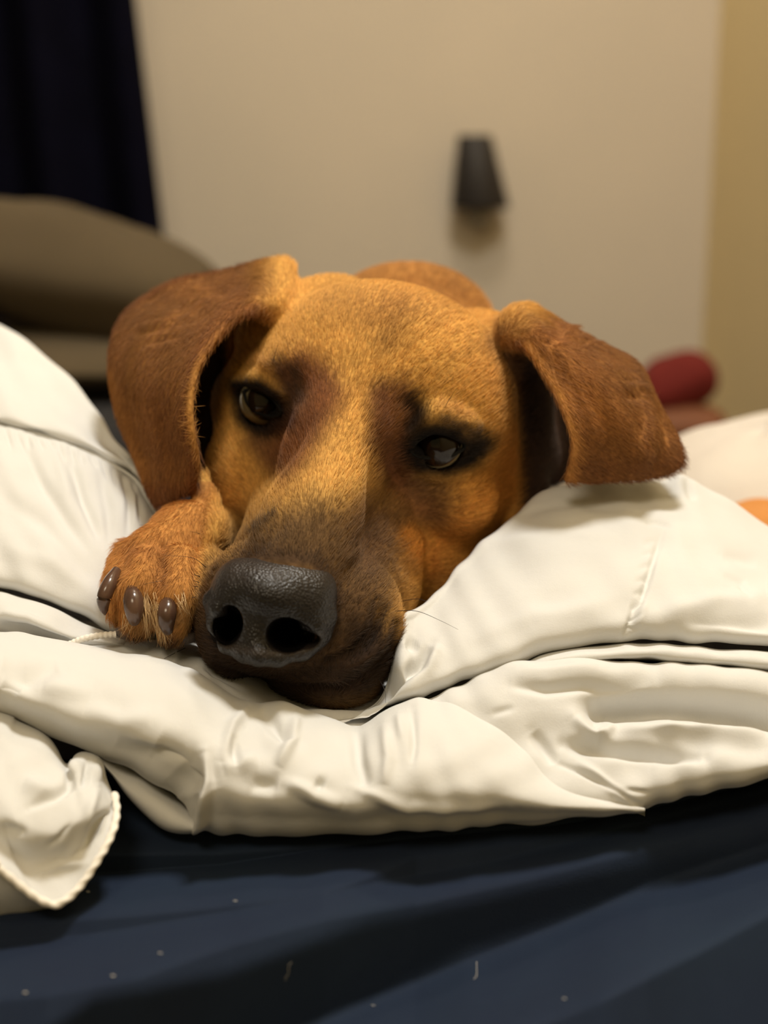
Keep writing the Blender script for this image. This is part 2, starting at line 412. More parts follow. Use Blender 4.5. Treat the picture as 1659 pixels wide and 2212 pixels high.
for s_ in [  # polyline, width px, millimetres
    ([(850, 1345), (842, 1400), (800, 1455), (740, 1490), (640, 1490), (540, 1470), (470, 1440)], 10, -4.2),     # mouth line
    ([(846, 1330), (820, 1395), (770, 1430), (720, 1448)], 11, 2.6), ([(806, 1300), (800, 1360), (760, 1405), (705, 1425)], 8, -2.6),
    ([(830, 1310), (812, 1370), (780, 1412)], 7, -2.2),
    ([(870, 1150), (900, 1175), (935, 1205), (950, 1245)], 22, 2.0), ([(845, 1170), (865, 1215), (900, 1260)], 16, -1.6),
    ([(590, 1110), (540, 1150), (490, 1210), (455, 1260)], 15, 1.5), ([(620, 1130), (560, 1190), (520, 1215)], 12, -1.2), ([(500, 1080), (470, 1140), (450, 1200)], 14, 1.2),
    ([(810, 1180), (770, 1225), (745, 1270)], 14, -1.0), ([(780, 1175), (735, 1215)], 12, .8),
    ([(640, 1120), (625, 1170), (610, 1205)], 14, .8), ([(690, 1105), (675, 1160), (665, 1200)], 10, -.7),
    ([(840, 950), (835, 1010), (860, 1060)], 16, -1.6), ([(870, 1010), (930, 1050), (1000, 1045), (1050, 1010)], 11, -1.0),
    ([(600, 940), (560, 950), (520, 925)], 9, -.8), ([(505, 850), (500, 890), (515, 930)], 7, -.6),
    ([(620, 790), (650, 830), (655, 890)], 15, -1.2), ([(540, 775), (590, 790), (615, 820)], 18, 1.5),
    ([(930, 865), (990, 890), (1045, 930)], 16, 1.8), ([(870, 850), (890, 890)], 22, -1.2), ([(815, 880), (830, 950)], 18, .8),
    ([(860, 1400), (868, 1350), (880, 1310)], 12, 1.2),
]: sculpt(*s_)
for s_ in [([(470, 628), (420, 650), (380, 690), (400, 640)], 7, -1.6), ([(480, 612), (430, 622)], 6, -1.2), ([(300, 720), (360, 705), (430, 690)], 8, -1.4),
           ([(320, 740), (400, 720)], 7, -1.0), ([(300, 705), (380, 690)], 6, .9), ([(430, 750), (380, 850), (345, 950)], 14, -1.2), ([(520, 640), (440, 740), (395, 830)], 16, 1.2),
           ([(1190, 720), (1250, 735), (1320, 775), (1370, 800)], 9, -1.2), ([(1240, 700), (1215, 730)], 6, 1.0), ([(1280, 730), (1230, 745)], 5, -1.2), ([(1170, 738), (1200, 738)], 6, -1.8),
           ([(1340, 850), (1385, 860)], 9, -1.4), ([(1350, 830), (1390, 835)], 7, 1.2), ([(1220, 780), (1270, 880), (1290, 960)], 12, .9), ([(1300, 800), (1350, 900)], 10, -.8)]: sculpt(*s_, True, True)
# paw: gaps between the toes, knuckles
for s_ in [([(348, 1190), (350, 1230), (340, 1290)], 7, -2.0), ([(278, 1200), (275, 1240)], 6, -1.2), ([(420, 1200), (425, 1250), (418, 1330)], 7, -2.0), ([(300, 1188), (285, 1195)], 6, -.8), ([(352, 1170), (356, 1195)], 6, -1.4)]: sculpt(*s_)
DV = relax(DV, DQ, 1, .4); DN = vnormals(DV, DQ)
if (DN[:, 2] * (DV[:, 2] - .60)).mean() < 0: DN = -DN
px, py = topx(DV)
# ---- coat markings, with some shade and rim highlights painted in
GOLD = np.array((.68, .37, .095)); EARC = np.array((.20, .074, .027)); BLACK = np.array((.012, .009, .008))
col = np.repeat(GOLD[None], len(DV), 0)
def paint(c, w):
    global col
    w = np.clip(w, 0, 1)[:, None]; col = col * (1 - w) + np.array(c)[None] * w
def stroke(c, pts, r, s_=1.0, ear=False):
    d, _ = dist_poly(px, py, pts); m = (1 - earw) if not ear else earw
    paint(c, s_ * np.exp(-(d / r) ** 2 * 1.2) * m)
def region(c, poly, soft, s_=1.0, paw=None): paint(c, s_ * smoothstep(poly_w(px, py, poly, soft)) * (1 - earw))
stroke((.70, .31, .065), [(890, 1190), (1000, 1120), (1100, 1040)], 75, .8)      # redder cheek
stroke((.62, .28, .065), [(1080, 800), (1090, 900), (1110, 1000)], 60, .5); stroke((.78, .43, .12), [(485, 960), (470, 1060), (520, 1080)], 50, .6)
stroke((.72, .44, .14), [(720, 1010), (770, 1060), (680, 1060)], 75, .5); stroke((.50, .24, .07), [(720, 660), (960, 650)], 60, .4)
stroke((.27, .12, .035), [(800, 690), (860, 660), (830, 740)], 38, .45)
stroke((.34, .14, .045), [(1060, 740), (1100, 700)], 30, .5); stroke((.10, .045, .03), [(1095, 740), (1130, 830), (1160, 940), (1180, 1040)], 40, .9)  # beside the right ear: dark fur and ear shadow painted together
stroke((.10, .05, .03), [(480, 760), (470, 900)], 12, .6)  # shadow between left ear and cheek, painted in
# dark muzzle
PAW = (px < 470) & (py > 1040) & (DV[:, 2] > 0) & (DV[:, 2] < .62)
d_, _ = dist_poly(px, py, [(470, 1140), (425, 1290), (398, 1400)])
pawm = np.clip((460 - px - (py - 1150) * .22) / 30, 0, 1) * (py > 1040)
e0 = earw.copy(); earw = np.maximum(earw, pawm)
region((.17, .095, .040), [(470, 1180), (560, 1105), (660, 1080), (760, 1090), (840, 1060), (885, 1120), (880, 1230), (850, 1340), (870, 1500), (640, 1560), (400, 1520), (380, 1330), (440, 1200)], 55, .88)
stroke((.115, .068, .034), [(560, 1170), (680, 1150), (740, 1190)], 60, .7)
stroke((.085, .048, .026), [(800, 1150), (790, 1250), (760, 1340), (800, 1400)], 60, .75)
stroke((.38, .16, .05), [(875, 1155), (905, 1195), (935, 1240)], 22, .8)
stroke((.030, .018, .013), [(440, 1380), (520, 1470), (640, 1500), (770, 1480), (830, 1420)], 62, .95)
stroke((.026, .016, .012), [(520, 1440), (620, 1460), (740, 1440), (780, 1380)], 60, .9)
for l_ in ([(806, 1300), (800, 1360), (760, 1405), (705, 1425)], [(830, 1310), (812, 1370), (780, 1412)], [(850, 1345), (842, 1400), (800, 1455)], [(590, 1110), (540, 1150)]): stroke((.022, .014, .011), l_, 9, .7)  # lip creases darkened in the colour, as shade in the folds
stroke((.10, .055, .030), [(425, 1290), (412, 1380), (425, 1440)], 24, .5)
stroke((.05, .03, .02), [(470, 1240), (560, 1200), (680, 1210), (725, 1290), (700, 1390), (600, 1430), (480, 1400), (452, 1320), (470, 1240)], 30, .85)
# eye surrounds
stroke((.085, .042, .022), [(850, 1010), (880, 1060), (915, 1095)], 46, .75); stroke((.15, .065, .03), [(820, 860), (820, 960), (850, 1030)], 34, .75)  # inner socket stroke mixes the dark mask with painted brow shadow
stroke(BLACK, [(885, 875), (895, 905)], 30, .9); stroke(BLACK, [(870, 930), (860, 980), (900, 1005), (960, 1012), (1010, 995), (1035, 962)], 25, 1.0)
stroke((.05, .03, .018), [(960, 905), (1010, 925), (1045, 955)], 22, .85); stroke(BLACK, [(890, 955), (940, 925), (990, 935)], 14, .9)
stroke((.56, .28, .09), [(955, 870), (1010, 895)], 16, .6); stroke((.13, .07, .035), [(880, 1045), (940, 1060)], 24, .6)
stroke((.26, .095, .035), [(650, 800), (690, 850), (660, 920), (620, 980)], 46, .75)  # reddish marking and bridge shadow painted as one
stroke((.03, .018, .013), [(615, 810), (632, 860), (620, 910)], 26, .9); stroke(BLACK, [(515, 850), (530, 900), (560, 925), (605, 915)], 24, 1.0)
stroke(BLACK, [(505, 833), (560, 832), (600, 860), (615, 900)], 11, 1.0); stroke((.20, .09, .035), [(560, 960), (590, 1000)], 30, .6)
stroke((.55, .27, .09), [(545, 775), (580, 790)], 20, .5)
# paw
earw = e0
def pawpaint(c, pts, r, s_): 
    d, _ = dist_poly(px, py, pts); paint(c, s_ * np.exp(-(d / r) ** 2) * pawm)
paint((.50, .225, .065), pawm * .9)
pawpaint((.36, .15, .05), [(290, 1190), (350, 1190), (350, 1250)], 24, .6); pawpaint((.55, .33, .14), [(300, 1350), (345, 1340), (400, 1330)], 22, .6)
pawpaint((.07, .045, .035), [(262, 1372), (300, 1382), (400, 1388)], 15, .95)
# ears
paint(EARC, earw * .95)
stroke((.42, .18, .052), [(1200, 740), (1260, 830), (1300, 900)], 50, .65, True); stroke((.60, .29, .085), [(1140, 745), (1215, 860), (1245, 960), (1232, 1030)], 13, .75, True)  # narrow stroke paints a highlight along the right ear rim
stroke((.55, .26, .09), [(480, 710), (425, 800), (410, 880), (425, 990)], 12, .5, True); stroke((.50, .23, .06), [(238, 800), (255, 880), (310, 1020)], 14, .55, True)  # inner rim gets a painted highlight, outer edge its orange
stroke((.30, .125, .04), [(600, 600), (500, 670), (440, 740)], 30, .5, True); stroke((.15, .055, .024), [(350, 850), (370, 950)], 40, .45, True)
stroke((.14, .055, .024), [(1260, 1010), (1380, 1010), (1450, 990)], 30, .5, True)
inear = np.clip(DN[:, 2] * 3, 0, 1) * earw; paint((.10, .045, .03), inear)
region((.30, .125, .045), [(640, 785), (715, 800), (735, 862), (700, 915), (610, 1050), (572, 1000), (560, 955), (640, 930)], 34, .8)  # left socket: reddish coat plus painted shadow up to the bridge line
region((.25, .10, .038), [(812, 845), (880, 815), (905, 900), (860, 1000), (880, 1060), (930, 1080), (950, 1120), (890, 1120), (835, 1040), (805, 960)], 30, .8)  # right inner socket: mask colour plus painted shade under the brow
stroke((.20, .10, .045), [(900, 1070), (960, 1080), (940, 1110)], 38, .55); stroke((.20, .105, .05), [(790, 1110), (850, 1130), (800, 1190)], 45, .55)
stroke((.17, .08, .035), [(545, 955), (590, 985), (600, 1010)], 28, .6); stroke((.80, .36, .075), [(880, 1155), (905, 1195), (935, 1235)], 18, .7)
stroke((.035, .020, .013), [(600, 790), (628, 820), (645, 870)], 22, .85); stroke(BLACK, [(530, 900), (560, 930), (600, 935), (635, 915)], 20, .9)
region(BLACK, [(498, 828), (560, 815), (610, 842), (640, 895), (628, 938), (575, 952), (520, 918), (505, 870)], 26, .93)
region(BLACK, [(852, 962), (882, 925), (905, 905), (950, 915), (1000, 926), (1055, 958), (1030, 1002), (960, 1022), (890, 1012), (860, 992)], 24, .95)
stroke(BLACK, [(880, 870), (905, 890), (885, 920)], 27, .9); stroke((.16, .055, .022), [(650, 800), (700, 860), (660, 930), (625, 985)], 50, .7)  # black brow patch; the left socket stroke deepens its painted shadow
stroke((.14, .055, .024), [(825, 850), (822, 950), (845, 1030)], 34, .7); stroke((.05, .028, .018), [(640, 800), (645, 850)], 22, .8)  # more painted brow shade in the right socket; dark left brow stripe
w_ = np.clip((DV[:, 2] - .632) / .012, 0, 1) * (1 - earw); paint((.045, .022, .016), w_ * smoothstep(np.clip((500 - px) / 25, 0, 1)) * (py > 640) * .95)  # recess behind the left ear: dark fur with shade painted in by depth
paint((.030, .016, .013), w_ * smoothstep(np.clip((px - 1105) / 30, 0, 1)) * (py > 720) * .97)  # same painted shade and dark fur in the right ear gap
for e in EYES: paint((.006, .005, .005), poly_w(px, py, e['o'], 12) * 1.6 * (DV[:, 2] < .66))
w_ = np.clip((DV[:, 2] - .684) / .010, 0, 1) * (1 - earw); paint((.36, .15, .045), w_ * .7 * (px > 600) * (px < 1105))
# nostril depths
for (x, y, rx, ry) in [(488, 1352, 30, 40), (622, 1374, 46, 36)]:
    m = (((px - x) / (rx * 1.25)) ** 2 + ((py - y) / (ry * 1.25)) ** 2 < 1) & (DV[:, 2] < .60); col[m] = (.006, .004, .004)
tone = 1 + .10 * np.sin(px * .021 + 1.3 * np.sin(py * .017)) * np.sin(py * .027 + px * .008)
col = np.clip(col * tone[:, None], 0, 1)
DVw = toworld(DV); DVw[:, 2] = np.maximum(DVw[:, 2], .606)
dog_base = W(860, 1120, .72); dog_base[2] = .612
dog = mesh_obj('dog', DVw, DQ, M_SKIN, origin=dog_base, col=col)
tag(dog, 'reddish brown short-haired dog with drooping ears resting its chin on a cream comforter', 'dog')

# ---- short coat
def fur_coat(count):
    a_, b_, c_, d_ = (DV[DQ[:, i]] for i in range(4))
    area = .5 * np.linalg.norm(np.cross(c_ - a_, d_ - b_), axis=1); cen = (a_ + b_ + c_ + d_) / 4
    fx, fy = topx(cen); nz = DN[DQ[:, 0]]
    w = area * (cen[:, 2] < .76) * np.clip(1.0 - nz[:, 2] * 1.3, .0, 1)
    nose = poly_w(fx, fy, NOSE_OUT, 4) > .5; w[nose & (cen[:, 2] < .56)] = 0
    for e in EYES: w[(poly_w(fx, fy, e['o'], 6) > .35) & (cen[:, 2] < .65)] = 0
    w /= w.sum(); f = rng.choice(len(DQ), count, p=w)
    r = rng.random((count, 2)); q = DQ[f]
    root = (DV[q[:, 0]] * (1 - r[:, :1]) + DV[q[:, 1]] * r[:, :1]) * (1 - r[:, 1:]) + (DV[q[:, 3]] * (1 - r[:, :1]) + DV[q[:, 2]] * r[:, :1]) * r[:, 1:]
    n = DN[q[:, 0]]; ew = earw[q[:, 0]]; pw = pawm[q[:, 0]]; cc = col[q[:, 0]]
    rx, ry = topx(root)
    axis = np.array([sa, ca, .75])                        # away from the nose, over the head
    flow = np.repeat(axis[None], count, 0)
    flow[:, 0] += np.clip((rx - 760) / 300, -1.2, 1.2) * .8
    low = np.clip((ry - 1000) / 300, 0, 1); flow[:, 1] -= low * .6 * np.clip(np.abs(rx - 640) / 200, 0, 1)
    el = np.where(rx[:, None] < 800, np.array([[-.25, -1.0, -.3]]), np.array([[.75, -.75, -.1]]))
    flow = flow * (1 - ew[:, None]) + el * ew[:, None]
    flow = flow * (1 - pw[:, None]) + np.array([[-.2, -1.0, -.5]]) * pw[:, None]
    flow += rng.normal(0, .16, flow.shape)
    flow -= n * (flow * n).sum(1, keepdims=True); flow /= np.linalg.norm(flow, axis=1, keepdims=True) + 1e-9
    L = (.0048 - .0022 * np.clip(1 - np.hypot(rx - 600, ry - 1320) / 330, 0, 1)) * rng.uniform(.65, 1.25, count)
    eyed = np.minimum(np.hypot(rx - 945, ry - 957), np.hypot(rx - 570, ry - 866)); L *= np.clip(eyed / 110, .35, 1)
    L = L[:, None]
    p1 = root + (n * .22 + flow) * L * .5; p2 = root + (n * .20 + flow) * L
    pts = toworld(np.stack([root - n * .0003, p1, p2], 1)) - np.array(dog['org'])
    hc = bpy.data.hair_curves.new('fur_coat'); hc.add_curves([3] * count)
    hc.points.foreach_set('position', pts.reshape(-1).astype(np.float32))
    ra = hc.attributes.new('radius', 'FLOAT', 'POINT') if 'radius' not in hc.attributes else hc.attributes['radius']
    ra.data.foreach_set('value', np.tile(np.array([.00007, .00006, .000012], dtype=np.float32), count))
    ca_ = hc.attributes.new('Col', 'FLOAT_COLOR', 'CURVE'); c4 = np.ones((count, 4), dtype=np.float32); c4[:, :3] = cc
    ca_.data.foreach_set('color', c4.ravel())
    hc.materials.append(M_FUR)
    o = bpy.data.objects.new('fur_coat', hc); sc.collection.objects.link(o); o.parent = dog; o['kind'] = 'stuff'
NOSE_OUT = [(470, 1232), (505, 1208), (560, 1204), (640, 1212), (690, 1240), (718, 1290), (712, 1350), (680, 1400), (610, 1425), (560, 1424), (500, 1412), (462, 1370), (450, 1320), (452, 1270)]
fur_coat(190000)

# ---- nose leather, with nostrils
NR = hR(0)
def np_(px_, py_, d): return P(px_, py_, d)
hn = .00045
c0 = P(588, 1312, .515); N_ = Field(np.arange(c0[0] - .029, c0[0] + .029, hn), np.arange(c0[1] - .026, c0[1] + .026, hn), np.arange(.484, .545, hn))
def NE(x, y, d, rx, ry, rz, k=12, cut=False, R=None): N_.ell(P(x, y, d), (rx * U, ry * U, rz * U), NR if R is None else R, k * U, cut)
NE(588, 1282, .523, 108, 68, 105, 20)
NE(500, 1290, .524, 46, 76, 85, 26); NE(676, 1312, .526, 46, 82, 88, 26); NE(640, 1262, .526, 60, 50, 85, 30)
NE(552, 1372, .519, 44, 60, 62, 26)
N_.tube([P(458, 1300, .519), P(462, 1350, .517), P(488, 1396, .516), P(528, 1410, .512), P(556, 1412, .510)], [.0022, .0020, .0022, .0030, .0040], .003)
N_.tube([P(708, 1330, .524), P(694, 1372, .521), P(655, 1408, .517), P(600, 1420, .512), P(562, 1416, .509)], [.0028, .0024, .0026, .0032, .0038], .003)
NE(590, 1330, .521, 120, 88, 70, 18)
NE(488, 1354, .506, 31, 42, 170, 5, True); NE(618, 1376, .504, 42, 36, 175, 5, True); NE(652, 1378, .508, 36, 24, 120, 6, True)
N_.tube([P(455, 1296, .516), P(468, 1314, .512), P(484, 1324, .514)], [.0030, .0022, .0012], .003); N_.tube([P(706, 1332, .520), P(684, 1350, .515), P(656, 1352, .515)], [.0034, .0024, .0014], .003)           # alar folds curling into the nostrils
N_.tube([P(452, 1255, .514), P(447, 1290, .511)], .0012, .001, True)
N_.tube([P(552, 1345, .499), P(548, 1385, .497), P(556, 1428, .498)], [.0006, .0012, .0012], .0016, True)  # groove
N_.tube([P(690, 1350, .505), P(664, 1372, .503)], .0011, .002, True)
N_.F = blur(np.clip(N_.F, -.01, .01)); NV, NQ = N_.mesh(); NV = relax(NV, NQ, 2, .5)
nN = vnormals(NV, NQ)
if (nN * (NV - NV.mean(0))).sum(1).mean() < 0: NQ = NQ[:, ::-1].copy(); nN = -nN
nx, ny = topx(NV)
ncol = np.repeat(np.array([[.011, .009, .009]]), len(NV), 0)
w_ = np.exp(-((ny - 1225) / 32) ** 2)[:, None] * .6; ncol = ncol * (1 - w_) + np.array([[.040, .031, .025]]) * w_
d_, _ = dist_poly(nx, ny, [(462, 1350), (488, 1396), (556, 1412), (655, 1408), (694, 1372)]); w_ = np.exp(-(d_ / 9) ** 2)[:, None] * .6
ncol = ncol * (1 - w_) + np.array([[.040, .030, .026]]) * w_
ins = (((nx - 488) / 30) ** 2 + ((ny - 1354) / 40) ** 2 < 1) | (((nx - 622) / 46) ** 2 + ((ny - 1376) / 34) ** 2 < 1); ncol[ins & (NV[:, 2] > .512)] = (.004, .003, .003)
nose = mesh_obj('nose', toworld(NV), NQ, M_NOSE, dog, col=ncol); nose['label'] = 'black moist nose'

# ---- eyes
def ball(center, r, gaze, ir):
    n1, n2 = 40, 28; V = []; 
    g = gaze / np.linalg.norm(gaze); s1 = np.cross(g, [0, 1, 0]); s1 /= np.linalg.norm(s1); s2 = np.cross(g, s1)
    for i in range(n2 + 1):
        t = math.pi * i / n2
        for j in range(n1):
            f = 2 * math.pi * j / n1; V.append(center + r * (1 + .06 * math.exp(-(t / .45) ** 2)) * (g * math.cos(t) + (s1 * math.cos(f) + s2 * math.sin(f)) * math.sin(t)))
    Fq = [[i * n1 + j, i * n1 + (j + 1) % n1, (i + 1) * n1 + (j + 1) % n1, (i + 1) * n1 + j] for i in range(n2) for j in range(n1)]
    ang = np.repeat(np.linspace(0, math.pi, n2 + 1), n1)
    c = np.where(ang[:, None] < .22, [[.002, .002, .002]], np.where(ang[:, None] < ir, [[.012, .007, .004]], np.where(ang[:, None] < ir + .05, [[.006, .004, .004]], [[.15, .12, .065]])))
    return np.array(V), np.array(Fq), c
for e in EYES:
    tgt = P(*e['gaze'], e['d'] - .004)
    v, f, c = ball(e['ball'], .0109, tgt - e['ball'], 1.25 if e['c'][0] > 800 else .88)
    o = mesh_obj('eye', toworld(v), f, M_EYE, dog, col=c); o['label'] = 'dark glossy eye'
def tube_mesh(pts, rad, n=8, caps=True):
    pts = np.asarray(pts, float); m = len(pts); rad = np.broadcast_to(rad, (m,)); V = []; 
    T = np.gradient(pts, axis=0); T /= np.linalg.norm(T, axis=1, keepdims=True) + 1e-12
    up = np.array([.3, .2, .93]); 
    for i in range(m):
        a_ = np.cross(T[i], up); a_ /= np.linalg.norm(a_); b_ = np.cross(T[i], a_)
        for j in range(n): t = 2 * math.pi * j / n; V.append(pts[i] + rad[i] * (a_ * math.cos(t) + b_ * math.sin(t)))
    Fq = [[i * n + j, i * n + (j + 1) % n, (i + 1) * n + (j + 1) % n, (i + 1) * n + j] for i in range(m - 1) for j in range(n)]
    return np.array(V), np.array(Fq)
# eyelid rims
for e in EYES:
    o_ = e['o'] + [e['o'][0]]; dd = e['ds'] + [e['ds'][0]]
    pts = catmull([P(x, y, min(d, e['d'] + .004) + .0012) for (x, y), d in zip(o_, dd)], 60)
    v, f = tube_mesh(toworld(pts), .0008, 10); o = mesh_obj('eyelid', v, f, M_LID, dog); o['label'] = 'black eyelid rim'

# ---- claws and pads
CLAWS = [([(252, 1232, .548), (236, 1262, .541), (224, 1295, .539), (226, 1328, .542)], [8, 13, 12, 5]),
         ([(284, 1268, .541), (288, 1295, .535), (290, 1325, .534), (290, 1350, .538)], [9, 17, 15, 7]),
         ([(366, 1285, .541), (362, 1315, .532), (360, 1345, .531), (364, 1370, .535)], [9, 16, 14, 7]),
         ([(440, 1285, .552), (438, 1315, .546), (438, 1345, .546), (440, 1365, .548)], [9, 15, 13, 7])]
for pts, rad in CLAWS:
    p3 = catmull([P(*p) for p in pts], 22); r3 = catmull([[r * U * 1.22] for r in rad], 22)[:, 0]; r3[-1] *= .4; r3[-2] *= .8
    v, f = tube_mesh(toworld(p3), r3, 14)
    o = mesh_obj('claw', v, f, M_CLAW, dog); o['label'] = 'glossy brown claw'
def ellmesh(c, r, R, n1=24, n2=16):
    V = []
    for i in range(n2 + 1):
        t = math.pi * i / n2
        for j in range(n1):
            f = 2 * math.pi * j / n1; q = np.array([r[0] * math.sin(t) * math.cos(f), r[1] * math.sin(t) * math.sin(f), r[2] * math.cos(t)]); V.append(c + q @ R)
    Fq = [[i * n1 + j, i * n1 + (j + 1) % n1, (i + 1) * n1 + (j + 1) % n1, (i + 1) * n1 + j] for i in range(n2) for j in range(n1)]
    return np.array(V), np.array(Fq)
for (x, y, d, rx, ry, rz) in [(290, 1364, .552, 40, 20, 38), (392, 1372, .550, 40, 20, 38)]:
    v, f = ellmesh(P(x, y, d), (rx * U, ry * U, rz * U), np.eye(3)); o = mesh_obj('paw_pad', toworld(v), f, M_PAD, dog); o['label'] = 'dark paw pad'
# ---- whiskers
WH = [[(478, 1148), (400, 1138), (300, 1134)], [(462, 1165), (430, 1152), (410, 1148)], [(445, 1225), (415, 1205), (355, 1200)], [(432, 1245), (400, 1238), (352, 1245)],
      [(430, 1258), (395, 1250), (330, 1258), (285, 1270)], [(428, 1268), (390, 1263), (350, 1265)], [(422, 1290), (375, 1295), (330, 1320)],
      [(415, 1440), (405, 1460), (396, 1480)], [(422, 1455), (421, 1470), (427, 1490)], [(848, 1415), (862, 1450), (860, 1500), (848, 1525)], [(818, 1465), (832, 1495), (832, 1530)],
      [(850, 1320), (900, 1320), (950, 1340), (990, 1360)], [(860, 1300), (910, 1295), (960, 1325)], [(400, 1400), (360, 1420), (310, 1450)], [(520, 790), (500, 770)], [(590, 780), (600, 745)], [(960, 880), (985, 840)]]
parts = []
for w_ in WH:
    d0 = D.depth(*w_[0]) or .555
    n = len(w_); p3 = catmull([P(x, y, d0 - .001 - .010 * i / (n - 1)) for i, (x, y) in enumerate(w_)], 16)
    parts.append(tube_mesh(toworld(p3), np.linspace(.00016, .00004, 16), 5))
v, f = merge(parts); o = mesh_obj('whiskers', v, f, M_WHISK, dog); o['kind'] = 'stuff'; o['label'] = 'thin dark whiskers'
# pale tufts between the toes
M_TUFT = plain('pale_hair', (.55, .36, .17), None, .6)
parts = []
for bx, by, ex, ey, n in ((312, 1292, 322, 1372, 26), (330, 1300, 352, 1380, 30), (350, 1330, 358, 1392, 20), (276, 1330, 268, 1365, 12), (392, 1290, 402, 1330, 16)):
    for k in range(n):
        x0, y0 = bx + rng.normal(0, 7), by + rng.normal(0, 12); x1, y1 = ex + rng.normal(0, 9), ey + rng.normal(0, 10); d0 = D.depth(x0, y0) or .55; d1 = D.depth(x1, y1) or .555
        p3 = catmull([P(x0, y0, d0 - .0003), P((x0 + x1) / 2 + rng.normal(0, 3), (y0 + y1) / 2, min(d0, d1) - .003), P(x1, y1, min(d1, d0 + .004) - .0012)], 9)
        parts.append(tube_mesh(toworld(p3), np.linspace(.00016, .00003, 9), 4))
v, f = merge(parts); o = mesh_obj('toe_hair', v, f, M_TUFT, dog); o['kind'] = 'stuff'; o['label'] = 'pale hair tufts between the toes'
print('dog verts', len(DV))

# =================================================================== CLOTH
def row(pts, n, x0=None, x1=None):          # a pixel row resampled: along its own length
    p = np.asarray(pts, float); c = catmull(p, 400); s_ = np.concatenate([[0], np.cumsum(np.hypot(np.diff(c[:, 0]), np.diff(c[:, 1])))])
    t = np.linspace(0, s_[-1], n); return np.stack([np.interp(t, s_, c[:, i]) for i in range(3)], -1)
def rowx(pts, xs):
    p = np.asarray(pts, float); c = catmull(p, 600); o_ = np.argsort(c[:, 0], kind='stable'); c = c[o_]
    return np.stack([xs, np.interp(xs, c[:, 0], c[:, 1]), np.interp(xs, c[:, 0], c[:, 2])], -1)
def sheet(rows, nu, nv, xs=None, strokes=(), fbm=.0008, back=.0):
    R = np.array([rowx(r, xs) if xs is not None else row(r, nu) for r in rows]); g = catmull(R, nv)       # nv x nu x (px,py,d)
    c = np.stack([(g[..., 0] - CXP) / FPX * g[..., 2], -(g[..., 1] - CYP) / FPX * g[..., 2], g[..., 2]], -1)
    tu = np.gradient(c, axis=1); tv = np.gradient(c, axis=0); n = np.cross(tu, tv); n /= np.linalg.norm(n, axis=-1, keepdims=True) + 1e-12
    if n[..., 2].mean() > 0: n = -n
    hgt = np.zeros(g.shape[:2]); X, Y = g[..., 0], g[..., 1]
    for st in strokes:
        pts, w, mm = st[:3]; d, t = dist_poly(X.ravel(), Y.ravel(), pts); d = d.reshape(X.shape); t = t.reshape(X.shape)
        tap = np.clip(np.sin(np.pi * np.clip(t, .02, .98)), 0, 1) ** .6 if len(st) < 4 else 1
        hgt += mm * .001 * np.exp(-(d / w) ** 2) * tap * 1.25
    if fbm: hgt += fbm * (np.sin(X * .023 + 2.1 * np.sin(Y * .019)) * np.sin(Y * .031 + X * .011 + 1.7) + .5 * np.sin(X * .061 - Y * .043 + 2 * np.sin(X * .013)) )
    c = c + n * hgt[..., None]
    nvv, nuu = c.shape[:2]; idx = np.arange(nvv * nuu).reshape(nvv, nuu)
    q = np.stack([idx[:-1, :-1], idx[:-1, 1:], idx[1:, 1:], idx[1:, :-1]], -1).reshape(-1, 4)
    fn = np.cross(c[1:, :-1] - c[:-1, :-1], c[:-1, 1:] - c[:-1, :-1])[..., 2].mean()
    if fn > 0: q = q[:, ::-1]
    return toworld(c.reshape(-1, 3)), q.copy()
parts = []
# right mound under the ear and cheek
xs = np.linspace(690, 2150, 380)
sil = [(690, 1560), (770, 1540), (820, 1500), (850, 1420), (866, 1345), (900, 1318), (945, 1285), (1000, 1213), (1040, 1175), (1080, 1140), (1120, 1105), (1160, 1072), (1240, 1048), (1330, 1040), (1430, 1038), (1482, 1030), (1560, 1074), (1659, 1134), (1800, 1215)]
def dsil(x): return float(np.interp(x, [690, 860, 1000, 1160, 1330, 1480, 1800], [.545, .552, .592, .622, .628, .640, .650]))
low = [(690, 1575), (760, 1556), (830, 1530), (900, 1506), (1050, 1460), (1180, 1412), (1300, 1388), (1400, 1380), (1530, 1386), (1659, 1396), (1800, 1410)]
def lerp_rows(f, dfun, add=0):
    out = []
    for x in [690, 770, 830, 866, 900, 950, 1000, 1080, 1160, 1240, 1330, 1430, 1482, 1560, 1659, 1800]:
        a_ = np.interp(x, *zip(*sil)); b_ = np.interp(x, *zip(*low)); out.append((x, a_ + (b_ - a_) * f + add, dfun(x, f)))
    return out
def dm(x, f): 
    s_ = dsil(x); e_ = float(np.interp(x, [690, 860, 1000, 1300, 1800], [.530, .527, .530, .535, .545])); b_ = e_ - .0 
    return s_ + (e_ - s_) * (1 - (1 - min(f, 1)) ** 1.6)
rows = [lerp_rows(0, lambda x, f: dsil(x) + .06, 60), lerp_rows(0, lambda x, f: dsil(x) + .02, 8), lerp_rows(0, lambda x, f: dsil(x), 0), lerp_rows(.1, dm), lerp_rows(.3, dm), lerp_rows(.55, dm), lerp_rows(.75, dm),
        lerp_rows(.9, lambda x, f: dm(x, f) + .001), lerp_rows(1, lambda x, f: dm(x, 1) + .010), lerp_rows(1, lambda x, f: dm(x, 1) + .03, -8)]
